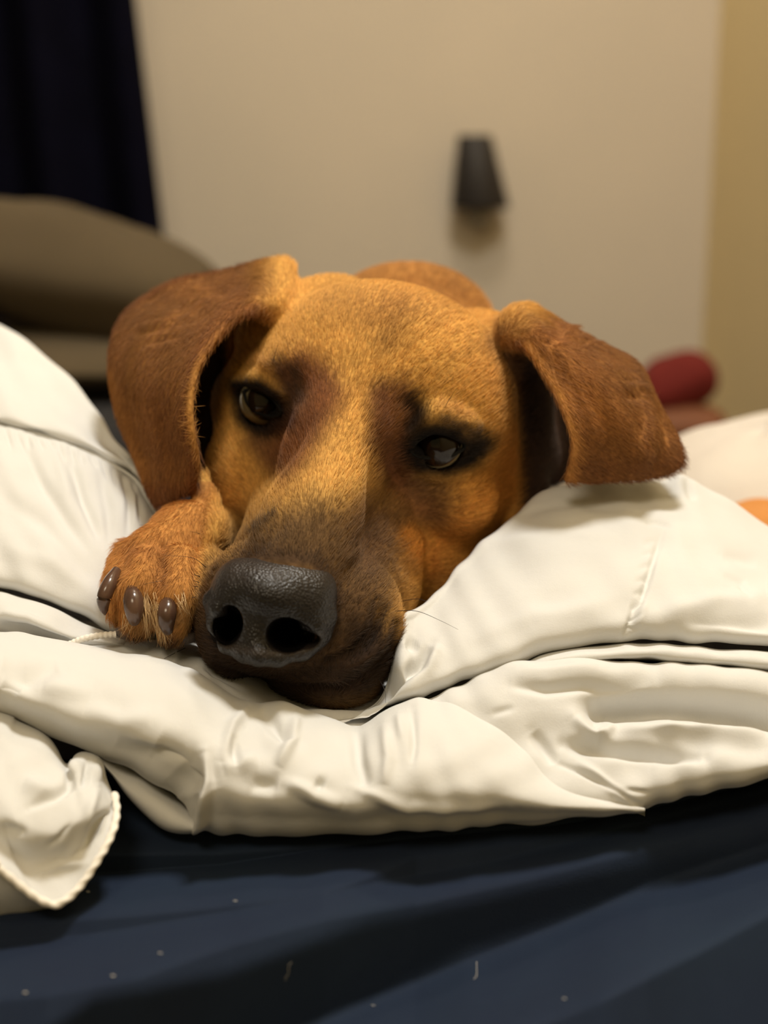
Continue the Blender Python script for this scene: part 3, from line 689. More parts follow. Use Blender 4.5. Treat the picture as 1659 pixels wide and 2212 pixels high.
parts.append(sheet(rows, 0, 170, xs, [
    ([(930, 1395), (905, 1430), (860, 1470), (790, 1535)], 13, -5.0), ([(900, 1385), (880, 1400)], 16, -2.5), ([(950, 1390), (925, 1450), (850, 1510)], 14, 2.0),
    ([(1430, 1150), (1400, 1250), (1362, 1370)], 7, -1.8), ([(1375, 1290), (1362, 1345), (1350, 1375)], 7, -2.0), ([(1390, 1290), (1375, 1350)], 12, 1.2),
    ([(1100, 1110), (1250, 1090), (1400, 1110)], 8, -.9), ([(1390, 1130), (1420, 1130), (1450, 1140)], 5, -1.4), ([(1050, 1180), (1200, 1150), (1350, 1160)], 14, .8),
    ([(1000, 1390), (1150, 1330), (1300, 1310)], 22, 1.5), ([(1420, 1330), (1550, 1300), (1659, 1290)], 20, 2.2), ([(1480, 1350), (1600, 1345), (1700, 1350)], 18, -2.2), ([(1560, 1200), (1640, 1215)], 12, -1.0),
    ([(1480, 1030), (1500, 1080)], 10, -1.5), ([(1560, 1240), (1600, 1260), (1620, 1300)], 9, -1.2), *[([(1425 - .19 * (y - 1150) - 4, y), (1425 - .19 * (y - 1150) - 34, y + 12)], 5, -.7) for y in range(1165, 1370, 27)]], .0007))
parts.append(sheet([[(690, 1480, .600), (1200, 1360, .615), (1800, 1340, .615)], [(690, 1560, .575), (1200, 1450, .588), (1800, 1440, .590)], [(690, 1640, .56), (1200, 1560, .565), (1800, 1540, .57)]], 0, 30, xs, [], .0004))
# thin folded layer below it
xs = np.linspace(1080, 2150, 220)
def R_(pts, dy, d): return [(x, y + dy, d + z) for x, y, z in pts]
cT = [(1080, 1450, 0), (1130, 1428, 0), (1180, 1402, 0), (1300, 1390, 0), (1400, 1386, 0), (1500, 1396, 0), (1659, 1406, 0), (1800, 1412, 0)]
parts.append(sheet([R_(cT, 25, .60), R_(cT, 2, .560), R_(cT, 10, .540), R_(cT, 30, .534), R_(cT, 42, .545), R_(cT, 48, .575)], 0, 50, xs, [([(1200, 1425), (1400, 1410), (1659, 1425)], 8, 1.0)], .0005))
# right middle layer
xs = np.linspace(830, 2150, 350)
bt = [(830, 1570), (900, 1530), (950, 1502), (1000, 1474), (1100, 1438), (1200, 1422), (1300, 1424), (1400, 1430), (1500, 1434), (1580, 1440), (1659, 1454), (1800, 1480)]
bb = [(830, 1775), (1000, 1785), (1200, 1775), (1390, 1745), (1500, 1720), (1600, 1695), (1659, 1681), (1800, 1640)]
def BR(f, d, add=0):
    out = []
    for x in [830, 900, 950, 1000, 1100, 1200, 1300, 1400, 1500, 1580, 1659, 1800]:
        a_ = np.interp(x, *zip(*bt)); b_ = np.interp(x, *zip(*bb)); out.append((x, a_ + (b_ - a_) * f + add, d))
    return out
parts.append(sheet([BR(0, .60, 30), BR(0, .548, 4), BR(0, .534), BR(.10, .522), BR(.3, .515), BR(.5, .510), BR(.7, .502), BR(.88, .496), BR(1, .503), BR(1, .53, -5)], 0, 170, xs, [
    ([(1310, 1520), (1450, 1505), (1580, 1515), (1760, 1530)], 38, -17.0, 1), ([(1330, 1560), (1500, 1580), (1659, 1590)], 22, 5), ([(1240, 1545), (1290, 1600), (1300, 1570)], 14, 3.5),
    ([(1215, 1608), (1320, 1618), (1420, 1628), (1520, 1644)], 14, -6.5), ([(1100, 1475), (1180, 1485), (1300, 1470), (1420, 1450)], 14, -4.0), ([(1120, 1450), (1300, 1440)], 10, 1.2), ([(1060, 1545), (1110, 1530)], 8, -1.0),
    ([(1200, 1645), (1300, 1690), (1390, 1742)], 6, -2.0), ([(1240, 1640), (1320, 1700), (1380, 1740)], 9, 1.8), ([(1290, 1480), (1320, 1560), (1290, 1600)], 14, 3), ([(1150, 1580), (1200, 1650)], 14, -3), ([(1350, 1705), (1400, 1712)], 5, -1),
    ([(1400, 1660), (1659, 1640)], 26, 2.0)], .0008))
# front roll
xs = np.linspace(-430, 1392, 500)
at_ = [(-90, 1362), (0, 1364), (100, 1374), (165, 1390), (300, 1412), (420, 1445), (470, 1480), (520, 1512), (560, 1520), (610, 1512), (660, 1535), (720, 1558), (770, 1568), (820, 1540), (860, 1520), (900, 1512), (940, 1516), (985, 1514), (1060, 1548), (1130, 1602), (1200, 1668), (1290, 1702), (1392, 1747)]
ab_ = [(-90, 1515), (0, 1542), (60, 1566), (130, 1600), (200, 1628), (270, 1652), (330, 1690), (390, 1735), (440, 1800), (520, 1802), (650, 1804), (800, 1803), (1000, 1795), (1200, 1775), (1392, 1750)]
ABD = [(-90, .500), (200, .500), (440, .492), (900, .490), (1392, .500)]
def AR(f, dd, add=0):
    out = []
    for x in [-90, 0, 60, 100, 165, 200, 270, 330, 390, 420, 470, 520, 560, 610, 660, 720, 770, 820, 860, 900, 940, 985, 1060, 1130, 1200, 1290, 1392]:
        a_ = np.interp(x, *zip(*at_)); b_ = np.interp(x, *zip(*ab_)); s_ = float(np.interp(x, [-90, 1000, 1392], [1, 1, .3])); out.append((x, a_ + (b_ - a_) * f + add, np.interp(x, *zip(*ABD)) + dd * s_))
    return out
parts.append(sheet([AR(0, .085, 40), AR(0, .048, 6), AR(0, .036), AR(.08, .022), AR(.22, .008), AR(.42, -.004), AR(.60, -.010), AR(.74, -.011), AR(.86, -.006), AR(1, .006), AR(1, .035, -12)], 0, 190, xs, [
    ([(440, 1620), (446, 1690), (440, 1770), (415, 1800)], 11, 4.5), ([(330, 1610), (400, 1650), (420, 1720)], 38, -7.0), ([(250, 1600), (320, 1635), (400, 1640)], 16, -2), ([(480, 1660), (560, 1640)], 20, 2.5),
    ([(560, 1530), (600, 1570), (640, 1600)], 18, -4.0), ([(640, 1545), (630, 1600), (600, 1660)], 12, 2.5), ([(540, 1530), (500, 1570), (480, 1650)], 13, 2.2), ([(505, 1590), (510, 1660)], 9, -2),
    ([(770, 1575), (775, 1640), (790, 1700)], 14, -3.0), ([(830, 1560), (840, 1640), (830, 1700)], 13, 2.0), ([(890, 1530), (895, 1600), (890, 1650)], 9, -1.6), ([(860, 1540), (870, 1600)], 9, 1.2),
    ([(0, 1440), (60, 1460), (130, 1440)], 22, -3), ([(0, 1480), (40, 1500)], 22, -3.0), ([(180, 1530), (260, 1560), (330, 1550)], 24, 2.0), ([(90, 1480), (200, 1500)], 20, 1.5),
    ([(620, 1690), (680, 1720), (740, 1740)], 14, 3), ([(540, 1690), (600, 1700)], 20, -2.5), ([(680, 1690), (700, 1700)], 14, -2.5), ([(760, 1700), (880, 1745), (1100, 1750)], 12, 2.0),
    ([(760, 1770), (1000, 1775), (1200, 1765)], 22, -2.0), ([(1060, 1550), (1130, 1605), (1200, 1668), (1290, 1705), (1370, 1740)], 12, 1.5)], .0006))
# flap under the left part of the roll
parts.append(sheet([[(180, 1600, .53), (250, 1630, .52), (330, 1680, .515), (420, 1750, .51), (460, 1770, .51)], [(200, 1625, .508), (255, 1665, .505), (320, 1715, .50), (390, 1765, .496), (440, 1788, .496)],
                    [(215, 1640, .504), (262, 1700, .502), (310, 1755, .500), (360, 1793, .498), (428, 1799, .498)], [(215, 1645, .52), (262, 1702, .52), (310, 1757, .52), (360, 1795, .52), (428, 1797, .52)]], 80, 40, None, [], .0004))
# left mound: upper and lower pad either side of the seam
xs = np.linspace(-430, 345, 220)
s1 = [(-110, 665, .80), (0, 708, .77), (60, 742, .75), (130, 802, .72), (200, 882, .69), (260, 962, .665), (305, 1012, .65), (326, 1062, .64), (345, 1110, .635)]
se = [(-110, 905, .665), (0, 915, .662), (60, 930, .660), (150, 958, .656), (220, 990, .652), (290, 1034, .645), (314, 1076, .640), (345, 1130, .635)]
m1 = [(a_[0], a_[1] * .5 + np.interp(a_[0], [p[0] for p in se], [p[1] for p in se]) * .5, a_[2] * .4 + .6 * .655) for a_ in s1]
parts.append(sheet([[(x, y + 90, d + .12) for x, y, d in s1], [(x, y + 6, d + .03) for x, y, d in s1], s1, m1, [(x, y - 22, d - .004) for x, y, d in se], se, [(x, y + 12, d + .02) for x, y, d in se]], 0, 90, xs, [], .0012))
l2 = [(-110, 1245, .575), (0, 1262, .575), (80, 1286, .572), (160, 1320, .572), (240, 1362, .575), (300, 1390, .59), (345, 1400, .60)]
def mix(a_, b_, f, dd): return [(x, y + (np.interp(x, [p[0] for p in b_], [p[1] for p in b_]) - y) * f, d + (np.interp(x, [p[0] for p in b_], [p[2] for p in b_]) - d) * f + dd) for x, y, d in a_]
parts.append(sheet([[(x, y + 8, d + .03) for x, y, d in se], [(x, y, d + .004) for x, y, d in se], mix(se, l2, .05, -.010), mix(se, l2, .25, -.018), mix(se, l2, .55, -.018), mix(se, l2, .85, -.012), l2, [(x, y + 6, d + .02) for x, y, d in l2]], 0, 110, xs, [
    *[([(x, np.interp(x, [p[0] for p in se], [p[1] for p in se]) + 6), (x + 10 + (x * 7 % 13), np.interp(x, [p[0] for p in se], [p[1] for p in se]) + 34 + (x * 5 % 17))], 5, -1.1) for x in range(10, 300, 23)],
    ([(45, 950), (100, 1060), (200, 1200)], 14, -2.2), ([(150, 985), (180, 1080), (220, 1170)], 11, -2.4), ([(120, 980), (150, 1080)], 13, 1.2), ([(215, 1010), (235, 1100), (240, 1200)], 12, -1.4), ([(265, 1030), (280, 1080), (278, 1150)], 8, -2.2),
    ([(0, 1060), (90, 1130), (180, 1230)], 18, -1.6), ([(300, 1060), (303, 1130)], 6, -2), ([(0, 1180), (120, 1220), (220, 1290)], 18, 1.2)], .0008))
# small folds between mound and roll
xs = np.linspace(-430, 360, 180)
parts.append(sheet([[(-110, 1262, .60), (0, 1275, .60), (160, 1330, .60), (250, 1372, .60), (360, 1400, .60)], [(-110, 1268, .572), (0, 1284, .570), (80, 1300, .568), (160, 1334, .566), (250, 1374, .566), (360, 1402, .57)],
                    [(-110, 1290, .556), (0, 1300, .555), (80, 1320, .554), (160, 1355, .556), (250, 1380, .560), (360, 1410, .562)], [(-110, 1330, .550), (0, 1336, .549), (80, 1350, .549), (160, 1380, .552), (250, 1392, .556), (360, 1420, .558)],
                    [(-110, 1380, .560), (0, 1380, .560), (80, 1390, .56), (160, 1410, .56), (250, 1420, .56), (360, 1440, .56)]], 0, 60, xs, [([(0, 1325), (60, 1335), (150, 1380)], 9, 2.0), ([(0, 1350), (80, 1362), (160, 1392)], 9, -2.5)], .0006))
# hollow under the paw and the muzzle
xs = np.linspace(120, 980, 200)
parts.append(sheet([[(120, 1330, .66), (400, 1370, .66), (700, 1440, .66), (980, 1440, .66)], [(120, 1366, .60), (300, 1380, .59), (450, 1400, .585), (700, 1470, .58), (980, 1480, .57)], [(120, 1392, .560), (250, 1384, .562), (350, 1394, .560), (480, 1440, .556), (700, 1530, .548), (980, 1530, .546)],
                    [(120, 1402, .548), (300, 1420, .545), (420, 1452, .541), (520, 1510, .535), (700, 1570, .53), (980, 1540, .53)], [(120, 1430, .53), (300, 1450, .525), (440, 1480, .52), (560, 1560, .52), (700, 1600, .515), (980, 1600, .51)]], 0, 70, xs,
                   [([(430, 1440), (450, 1470), (520, 1500)], 8, 1.6), ([(250, 1400), (350, 1425), (440, 1450)], 12, -1.5), ([(385, 1405), (375, 1430)], 7, 1.5), ([(600, 1540), (720, 1552), (820, 1540)], 10, 2.0)], .0006))
# corner of the comforter, lower left, with its corded edge
EDGE = [(-400, 1740, .452), (-50, 1845, .452), (0, 1878, .453), (60, 1926, .455), (95, 1948, .456), (122, 1954, .457), (150, 1938, .459), (178, 1908, .462), (205, 1868, .465), (232, 1822, .470), (247, 1785, .475), (252, 1750, .481), (248, 1715, .487)]
h0 = [(-400, 1440, .505), (-20, 1528, .503), (40, 1560, .500), (90, 1590, .497), (122, 1625, .495), (140, 1655, .493), (152, 1655, .492), (160, 1638, .492), (176, 1630, .493), (196, 1632, .495), (212, 1640, .497), (222, 1650, .498)]
h1 = [(-400, 1550, .480), (-20, 1630, .478), (40, 1655, .476), (80, 1675, .475), (120, 1690, .475), (145, 1700, .475), (160, 1700, .476), (175, 1690, .477), (190, 1690, .479), (206, 1688, .482), (222, 1690, .487), (236, 1695, .491)]
h2 = [(-400, 1650, .460), (-20, 1750, .459), (40, 1780, .458), (80, 1790, .459), (115, 1795, .460), (140, 1785, .461), (160, 1775, .462), (178, 1765, .464), (198, 1755, .467), (214, 1745, .472), (230, 1735, .479), (244, 1725, .487)]
h3 = [(-400, 1705, .458), (-20, 1820, .460), (30, 1850, .462), (70, 1865, .463), (105, 1868, .464), (130, 1860, .465), (152, 1845, .466), (172, 1825, .468), (192, 1800, .470), (214, 1775, .474), (232, 1750, .481), (246, 1728, .487)]
hu1 = [(x, y + 4, d + .002) for x, y, d in EDGE]
hu2 = [(-400, 1900, .462), (-50, 1960, .464), (0, 1965, .466), (50, 1968, .468), (85, 1966, .470), (110, 1960, .471), (140, 1944, .475), (170, 1912, .478), (200, 1872, .480), (228, 1826, .482), (244, 1790, .484), (249, 1755, .486), (246, 1720, .488)]
hu3 = [(-400, 2080, .468), (-50, 2030, .470), (0, 2004, .474), (50, 1984, .478), (85, 1972, .480), (110, 1962, .482), (140, 1945, .485), (170, 1913, .487), (200, 1873, .488), (228, 1827, .488), (244, 1791, .488), (249, 1756, .488), (246, 1721, .489)]
parts.append(sheet([[(x, y - 10, d + .04) for x, y, d in h0], h0, h1, h2, h3, EDGE], 150, 150, None, [
    ([(150, 1668), (150, 1700), (120, 1720), (60, 1745)], 9, -2.5), ([(190, 1640), (186, 1680), (178, 1700)], 7, -2.5), ([(205, 1650), (215, 1690)], 6, 1.5), ([(165, 1640), (160, 1675)], 6, 2.0),
    ([(50, 1690), (120, 1720)], 18, 2.0), ([(210, 1700), (180, 1790), (150, 1850)], 9, 1.8), ([(225, 1760), (200, 1800), (180, 1840)], 7, -2.0), ([(232, 1740), (214, 1800)], 5, 1.2), ([(0, 1790), (60, 1800)], 14, -2.0),
    ([(100, 1830), (130, 1810), (150, 1780)], 7, -1.4), ([(85, 1890), (130, 1870), (185, 1865)], 8, 1.4)], .0005))
parts.append(sheet([hu1, hu2, hu3], 120, 40, None, [], .0004))
v, f = merge(parts); v[:, 2] = np.maximum(v[:, 2], .604)
comforter = mesh_obj('comforter', v, f, M_WHITE, origin=(0, .52, .612))
tag(comforter, 'thick cream quilted comforter bunched in soft rolls around the dog on the navy sheet', 'comforter')
# corded edge: a twisted rope
e3 = catmull([P(x, y, d - .0012) for x, y, d in EDGE], 900); Wd = toworld(e3)
s_ = np.concatenate([[0], np.cumsum(np.linalg.norm(np.diff(Wd, axis=0), axis=1))])
T = np.gradient(Wd, axis=0); T /= np.linalg.norm(T, axis=1, keepdims=True)
V_ = []; nn = 14
for i in range(len(Wd)):
    a_ = np.cross(T[i], [.1, -.9, .4]); a_ /= np.linalg.norm(a_); b_ = np.cross(T[i], a_)
    for j in range(nn):
        t = 2 * math.pi * j / nn; r = .00125 * (1 + .13 * math.cos(2 * t - s_[i] * 2 * math.pi / .0046)); V_.append(Wd[i] + r * (a_ * math.cos(t) + b_ * math.sin(t)))
Fq = np.array([[i * nn + j, i * nn + (j + 1) % nn, (i + 1) * nn + (j + 1) % nn, (i + 1) * nn + j] for i in range(len(Wd) - 1) for j in range(nn)])
o = mesh_obj('piping', np.array(V_), Fq, M_PIPE, comforter); o['label'] = 'white corded edge'
# short piece of the hem by the paw
hm = catmull([P(150, 1392, .549), P(180, 1380, .548), P(215, 1373, .548), P(250, 1370, .550)], 60)
v, f = tube_mesh(toworld(hm), .0013 * (1 + .1 * np.sin(np.arange(60) * 1.1)), 12); mesh_obj('hem', v, f, M_PIPE, comforter)
# stitched seam of the left mound
sm = catmull([P(x, y + 1, d - .003) for x, y, d in se], 120); v, f = tube_mesh(toworld(sm), .0008, 8); mesh_obj('seam', v, f, M_WHITE, comforter)

# =================================================================== BED: navy sheet over the mattress
ZS = .612
gx = np.linspace(-520, 2180, 400); gy = np.linspace(1640, 2330, 380); X, Y = np.meshgrid(gx, gy)
def band(top, bot, s0, s1):                # 1 between two lines, with its own softness above and below
    yt = np.interp(X, *zip(*top)); yb = np.interp(X, *zip(*bot))
    return smoothstep(np.clip((Y - yt) / s0 + .5, 0, 1)) * smoothstep(np.clip((yb - Y) / s1 + .5, 0, 1))
L1 = [(-160, 1915), (0, 1906), (200, 1888), (480, 1868), (700, 1834), (900, 1812), (1200, 1784), (1400, 1748), (1659, 1686), (1830, 1640)]
tread = .22 + 0 * X                        # how flat the cloth lies: 1 a level tread, 0 a steep riser
tread = np.where(Y < np.interp(X, *zip(*L1)), .05 + .5 * band([(-160, 1700), (1830, 1600)], [(-160, 1850), (480, 1842), (800, 1818), (1200, 1770), (1830, 1600)], 10, 22), tread)
tread = np.maximum(tread, .80 * band(L1, [(-160, 2010), (300, 1975), (700, 1935), (900, 1850), (1100, 1822), (1400, 1775), (1830, 1670)], 5, 60))
tread = np.maximum(tread, .72 * band([(-160, 2050), (200, 2020), (500, 1970), (700, 1930), (900, 1890), (1060, 1862), (1250, 1815), (1400, 1775), (1659, 1705), (1830, 1660)],
                                     [(-160, 2170), (100, 2150), (300, 2110), (500, 2040), (700, 1985), (900, 1950), (1150, 1895), (1400, 1830), (1659, 1760), (1830, 1720)], 40, 90))
tread = np.maximum(tread, .78 * band([(-160, 2400), (500, 2290), (750, 2180), (1000, 2085), (1200, 2005), (1400, 1915), (1659, 1830), (1830, 1780)],
                                     [(-160, 2600), (900, 2330), (1100, 2240), (1300, 2160), (1500, 2060), (1659, 1975), (1830, 1900)], 90, 90))
tread -= .16 * band([(-160, 2400), (200, 2160), (500, 2100), (800, 1990), (1000, 1950), (1300, 1880), (1659, 1800), (1830, 1760)], [(-160, 2600), (700, 2230), (1000, 2060), (1300, 1960), (1659, 1840), (1830, 1790)], 60, 60)
dpy = gy[1] - gy[0]
slope = .00062 * np.clip(tread, -.2, 1) - .00007
d0 = .530 + 0 * X
d_ = d0 - np.cumsum(slope, 0) * dpy
i0 = int(np.searchsorted(gy, 1800)); d_ += (.5085 - d_[i0][None]) * 1.0
u_ = -(Y - CYP) / FPX
Wp = toworld(np.stack([(X - CXP) / FPX * d_, u_ * d_, d_], -1))
drape = [Wp[-1] + np.stack([0 * Wp[-1, :, 0], -.008 * k - .004 * np.sin(Wp[-1, :, 0] * 40 + k * .2), 0 * Wp[-1, :, 0] - .02 * k], -1) for k in range(1, 14)]   # the cloth hangs on down the side of the bed
Wp = np.concatenate([Wp, np.array(drape)]); X = Wp[..., 0]
idx = np.arange(X.size).reshape(X.shape); q = np.stack([idx[:-1, :-1], idx[1:, :-1], idx[1:, 1:], idx[:-1, 1:]], -1).reshape(-1, 4)
sheet_o = mesh_obj('bed_sheet', Wp.reshape(-1, 3), q, M_NAVY, origin=(0, .42, ZS))
tag(sheet_o, 'dark navy jersey sheet in long diagonal folds in front of the cream comforter', 'sheet')
lint = []
for (lx, ly, w_, h_) in ((58, 2148, 4, 3), (245, 2112, 4, 3), (192, 1930, 4, 3), (345, 2062, 5, 2), (508, 1950, 5, 2), (805, 2175, 5, 1.5), (1222, 2160, 4, 2)):
    i_ = int(np.argmin(np.abs(gy - ly))); j_ = int(np.argmin(np.abs(gx - lx))); c = Wp[i_, j_]; t = np.linspace(0, 2 * math.pi, 13)[:-1]
    p3 = np.array([c + np.array([(k - 3) * w_ * .00004, 0, .0006 + .0002 * math.sin(k * 2)]) for k in range(7)]); lint.append((p3, h_ * .00005))
for k, (x0, y0, x1, y1) in enumerate(((628, 2082, 618, 2122), (1030, 2080, 1026, 2118))):
    cc_ = [Wp[int(np.argmin(np.abs(gy - (y0 + (y1 - y0) * t)))), int(np.argmin(np.abs(gx - (x0 + (x1 - x0) * t))))] + np.array([0, 0, .0006]) for t in np.linspace(0, 1, 7)]; lint.append((np.array(cc_), .00005))
LINT = lint
def boxmesh(x0, x1, y0, y1, z0, z1, r=.03, seg=4):
    import bmesh
    bm = bmesh.new(); bmesh.ops.create_cube(bm, size=1)
    for v in bm.verts: v.co = Vector(((x0 + x1) / 2 + v.co.x * (x1 - x0), (y0 + y1) / 2 + v.co.y * (y1 - y0), (z0 + z1) / 2 + v.co.z * (z1 - z0)))
    if r: bmesh.ops.bevel(bm, geom=bm.edges[:], offset=r, segments=seg, affect='EDGES', profile=.5)
    vs = np.array([v.co[:] for v in bm.verts]); fs = [[v.index for v in f.verts] for f in bm.faces]; bm.free(); return vs, fs
v, f = merge([tube_mesh(p_, np.full(len(p_), r_), 6) for p_, r_ in LINT]); o = mesh_obj('lint', v, f, M_PIPE, sheet_o); o['kind'] = 'stuff'
M_NAVYD = plain('navy_mattress_cover', (.008, .010, .020), None, .9, 20, .3, 600)
v, f = boxmesh(-.95, .52, .50, 1.06, .36, .602, .03); mt_ = mesh_obj('mattress', v, f, M_NAVYD)
tag(mt_, 'mattress in a dark navy cover under the dog and the comforter', 'mattress')
M_WOOD = plain('dark_wood', (.03, .016, .009), (.05, .028, .015), .5, 12)
v, f = boxmesh(-.97, .54, .50, 1.08, .08, .36, .01, 2); bf = mesh_obj('bedstead', v, f, M_WOOD); tag(bf, 'dark wooden bedstead carrying the navy mattress', 'bed')
for x in (-.93, .50):
    for y in (.55, 1.04):
        v, f = boxmesh(x - .03, x + .03, y - .03, y + .03, 0, .09, .004, 1); mesh_obj('leg', v, f, M_WOOD, bf)

# =================================================================== ROOM
def quad(name, pts, mat, kind='structure'):
    o = mesh_obj(name, np.array(pts, float), [[0, 1, 2, 3]], mat, smooth=False, origin=(0, 0, 0)); o['kind'] = kind; return o
M_WALL = plain('beige_wall_paint', (.60, .53, .43), (.64, .56, .45), .9, 3, .15, 120, .001)
M_WALL2 = plain('ochre_wall_paint', (.80, .66, .38), (.84, .69, .39), .9, 3, .15, 120, .001)
M_FLOOR = plain('brown_carpet', (.09, .065, .045), (.13, .095, .065), .95, 30, .5, 300)
M_CEIL = plain('ceiling_paint', (.7, .66, .58), None, .9, 3)
YB, XR, XL, YF = 2.62, .60, -2.2, -1.3
quad('floor', [(XL, YF, 0), (XR, YF, 0), (XR, YB, 0), (XL, YB, 0)], M_FLOOR)
quad('ceiling', [(XL, YF, 2.5), (XL, YB, 2.5), (XR, YB, 2.5), (XR, YF, 2.5)], M_CEIL)
quad('wall_back', [(XL, YB, 0), (XR, YB, 0), (XR, YB, 2.5), (XL, YB, 2.5)], M_WALL)
quad('wall_right', [(XR, YB, 0), (XR, YF, 0), (XR, YF, 2.5), (XR, YB, 2.5)], M_WALL2)
quad('wall_left', [(XL, YF, 0), (XL, YB, 0), (XL, YB, 2.5), (XL, YF, 2.5)], M_WALL)
for nm, a_, b_ in (('baseboard_back', (XL, YB - .015, 0), (XR, YB, .09)), ('baseboard_right', (XR - .015, YF, 0), (XR, YB - .015, .09))):
    v, f = boxmesh(a_[0], b_[0], a_[1], b_[1], a_[2], b_[2], .003, 1); o = mesh_obj(nm, v, f, M_CEIL); o['kind'] = 'structure'
# curtain
M_CURT = plain('navy_curtain_cloth', (.0022, .0022, .006), (.003, .003, .009), .9, 12, spec=.05)
yc = 2.40; e0_, e1_ = W(338, 0, yc / cp), W(386, 600, yc / cp)
V_, F_ = [], []; nu, nv = 260, 30
for j in range(nv + 1):
    z = .25 + (2.30 - .25) * j / nv
    xe = e1_[0] + (e0_[0] - e1_[0]) * (z - e1_[2]) / (e0_[2] - e1_[2])
    for i in range(nu + 1):
        t = i / nu; x = XL + .1 + (xe - XL - .1) * t; V_.append((x, yc + .030 * math.sin(t * 75 + .3 * math.sin(z * 3)) * (1 - .3 * j / nv), z))
F_ = np.array([[j * (nu + 1) + i, j * (nu + 1) + i + 1, (j + 1) * (nu + 1) + i + 1, (j + 1) * (nu + 1) + i] for j in range(nv) for i in range(nu)])
cu = mesh_obj('curtain', np.array(V_), F_, M_CURT); md = cu.modifiers.new('thick', 'SOLIDIFY'); md.thickness = .004
tag(cu, 'very dark navy curtain hanging in front of the beige wall', 'curtain')
v, f = tube_mesh(np.array([(XL + .02, yc, 2.32), (-.9, yc, 2.32), (-.2, yc, 2.32)]), .012, 12); o = mesh_obj('rod', v, f, M_WOOD, cu)
# sconce on the back wall
M_SC = plain('dark_metal', (.018, .014, .012), None, .6)
ws = W(1040, 370, YB / cp); 
def at_wall(px_, py_, yy):
    # point on the plane y = yy under this pixel
    r = toworld(P(px_, py_, 1.0)) - np.array([0, 0, CAMZ]); k = yy / r[1]; return np.array([0, 0, CAMZ]) + r * k
tl, tr, bl_, br = (at_wall(*p, YB - .05) for p in ((988, 292), (1062, 292), (974, 450), (1100, 450)))
cxm, cxb = (tl[0] + tr[0]) / 2, (bl_[0] + br[0]) / 2; wt, wb = (tr[0] - tl[0]) / 2, (br[0] - bl_[0]) / 2; zt, zb = tl[2], bl_[2]
prof = [(zt, wt * .9, cxm), (zt - .004, wt, cxm), (zb + .004, wb, cxb), (zb, wb * .95, cxb), (zb + .006, wb * .88, cxb), (zt - .012, wt * .86, cxm)]
V_ = []; nn = 40
for z, r, cx in prof:
    for j in range(nn): t = 2 * math.pi * j / nn; V_.append((cx + r * math.cos(t), YB - .058 + r * .85 * math.sin(t), z))
F_ = np.array([[i * nn + j, i * nn + (j + 1) % nn, (i + 1) * nn + (j + 1) % nn, (i + 1) * nn + j] for i in range(len(prof) - 1) for j in range(nn)])
sco = bpy.data.objects.new('wall_sconce', None); sc.collection.objects.link(sco); sco.location = (cxb, YB, zb); sco['org'] = [float(cxb), YB, float(zb)]
tag(sco, 'small dark tapered shade of an unlit sconce on the beige wall', 'wall lamp')
mesh_obj('lamp_shade', np.array(V_), F_, M_SC, sco)
v, f = boxmesh(cxb - .03, cxb + .03, YB - .012, YB - .001, zb + .03, zt - .02, .004, 2); mesh_obj('wall_plate', v, f, M_SC, sco)
v, f = tube_mesh(np.array([(cxb, YB - .012, zb + .07), (cxb, YB - .04, zb + .07), (cxb, YB - .058, zb + .02)]), .007, 10); mesh_obj('bracket', v, f, M_SC, sco)
v, f = ellmesh(np.array([cxb, YB - .058, zb - .004]), (.026, .024, .032), np.eye(3)); mesh_obj('bulb', v, f, plain('grey_glass', (.20, .17, .12), None, .3), sco)
# pillows and other soft blurred things
def pillow(name, c, r, mat, rz=0, tilt=0, pw=.55, lump=.02):
    V_ = []; n1, n2 = 64, 40
    Rm = np.array(Matrix.Rotation(rz, 3, 'Z') @ Matrix.Rotation(tilt, 3, 'Y'))
    sg = lambda a_, p: math.copysign(abs(a_) ** p, a_)
    for i in range(n2 + 1):
        t = math.pi * i / n2 - math.pi / 2
        for j in range(n1):
            f_ = 2 * math.pi * j / n1; x = sg(math.cos(f_), pw) * sg(math.cos(t), .8); y = sg(math.sin(f_), pw) * sg(math.cos(t), .8); z = sg(math.sin(t), 1.1)
            k = 1 + lump * math.sin(5 * f_ + 2 * t) + lump * math.sin(3 * f_ - 4 * t); V_.append(np.array(c) + Rm @ (np.array([x * r[0], y * r[1], z * r[2]]) * k))
    F_ = np.array([[i * n1 + j, i * n1 + (j + 1) % n1, (i + 1) * n1 + (j + 1) % n1, (i + 1) * n1 + j] for i in range(n2) for j in range(n1)])
    return mesh_obj(name, np.array(V_), F_, mat)
M_TAUPE = plain('taupe_fleece', (.075, .053, .026), (.09, .064, .032), .95, 10, .4, 200)
v, f = boxmesh(-.95, -.16, 1.35, 1.95, .04, .60, .04); ot = mesh_obj('ottoman', v, f, plain('charcoal_upholstery', (.012, .011, .012), None, .9, 20)); tag(ot, 'large charcoal ottoman beyond the bed carrying the taupe blanket', 'ottoman')
for x in (-.9, -.21):
    for y in (1.4, 1.9): v, f = boxmesh(x - .02, x + .02, y - .02, y + .02, 0, .045, .004, 1); mesh_obj('foot', v, f, M_WOOD, ot)
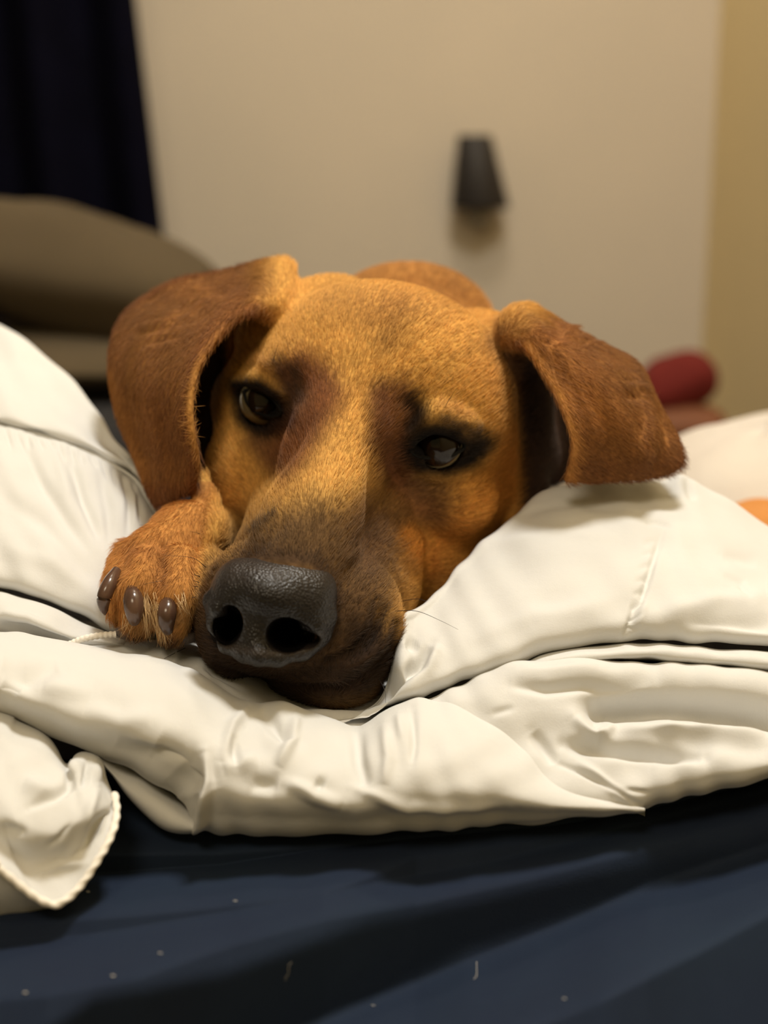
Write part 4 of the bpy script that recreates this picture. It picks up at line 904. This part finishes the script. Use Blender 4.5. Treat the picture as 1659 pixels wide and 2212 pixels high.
o = pillow('blanket', (-.38, 1.62, .634), (.22, .15, .033), M_TAUPE, 0, .03, .45, .03); tag(o, 'blurred grey-brown blanket folded on the dark ottoman', 'blanket')
o = pillow('cushion', (-.350, 1.62, .728), (.190, .10, .070), M_TAUPE, 0, .27, .85, .03); tag(o, 'blurred taupe cushion lying on the folded blanket before the navy curtain', 'cushion')
M_RED = plain('red_cloth', (.14, .008, .004), (.17, .010, .005), .9, 10)
a1 = at_wall(1462, 826, 2.01); o = pillow('red_cushion', a1, (.060, .045, .042), M_RED, 0, -.35, .6); tag(o, 'blurred dark red cushion behind the right ear of the dog', 'cushion')
M_RUST = plain('rust_leather', (.19, .065, .022), (.23, .08, .028), .7, 12)
a1 = at_wall(1478, 915, 2.0); o = pillow('leather_pouf', (a1[0], a1[1], a1[2] - .0), (.062, .05, .030), M_RUST, 0, 0, .5); tag(o, 'rust brown leather pouf just below the red cushion', 'pouf')
zs_ = a1[2] - .030
v, f = boxmesh(a1[0] - .10, a1[0] + .09, 1.90, 2.12, zs_ - .03, zs_, .008, 2); st = mesh_obj('stool', v, f, M_WOOD); tag(st, 'dark wooden stool near the back wall carrying the rust pouf', 'stool')
for x in (a1[0] - .08, a1[0] + .07):
    for y in (1.92, 2.10): v, f = boxmesh(x - .015, x + .015, y - .015, y + .015, 0, zs_ - .028, .003, 1); mesh_obj('leg', v, f, M_WOOD, st)
M_PIL = plain('white_pillowcase', (.64, .58, .50), (.66, .60, .53), .9, 10, .3, 60, .004)
a1 = W(1680, 1030, .92); o = pillow('pillow', (a1[0] + .005, a1[1] + .02, .642), (.100, .10, .040), M_PIL, .1, -.20, .8, .03); tag(o, 'plump white pillow out of focus behind the comforter at the right edge of the bed', 'pillow')
M_OR = plain('orange_matte', (.55, .22, .05), (.6, .25, .06), .9, 12)
a1 = W(1660, 1130, .80); o = pillow('orange_lump', (a1[0] + .01, a1[1], a1[2] - .012), (.045, .04, .022), M_OR, 0, .1, .8, .04); tag(o, 'small soft orange lump between white pillow and comforter', 'blanket')  # plain rounded orange form
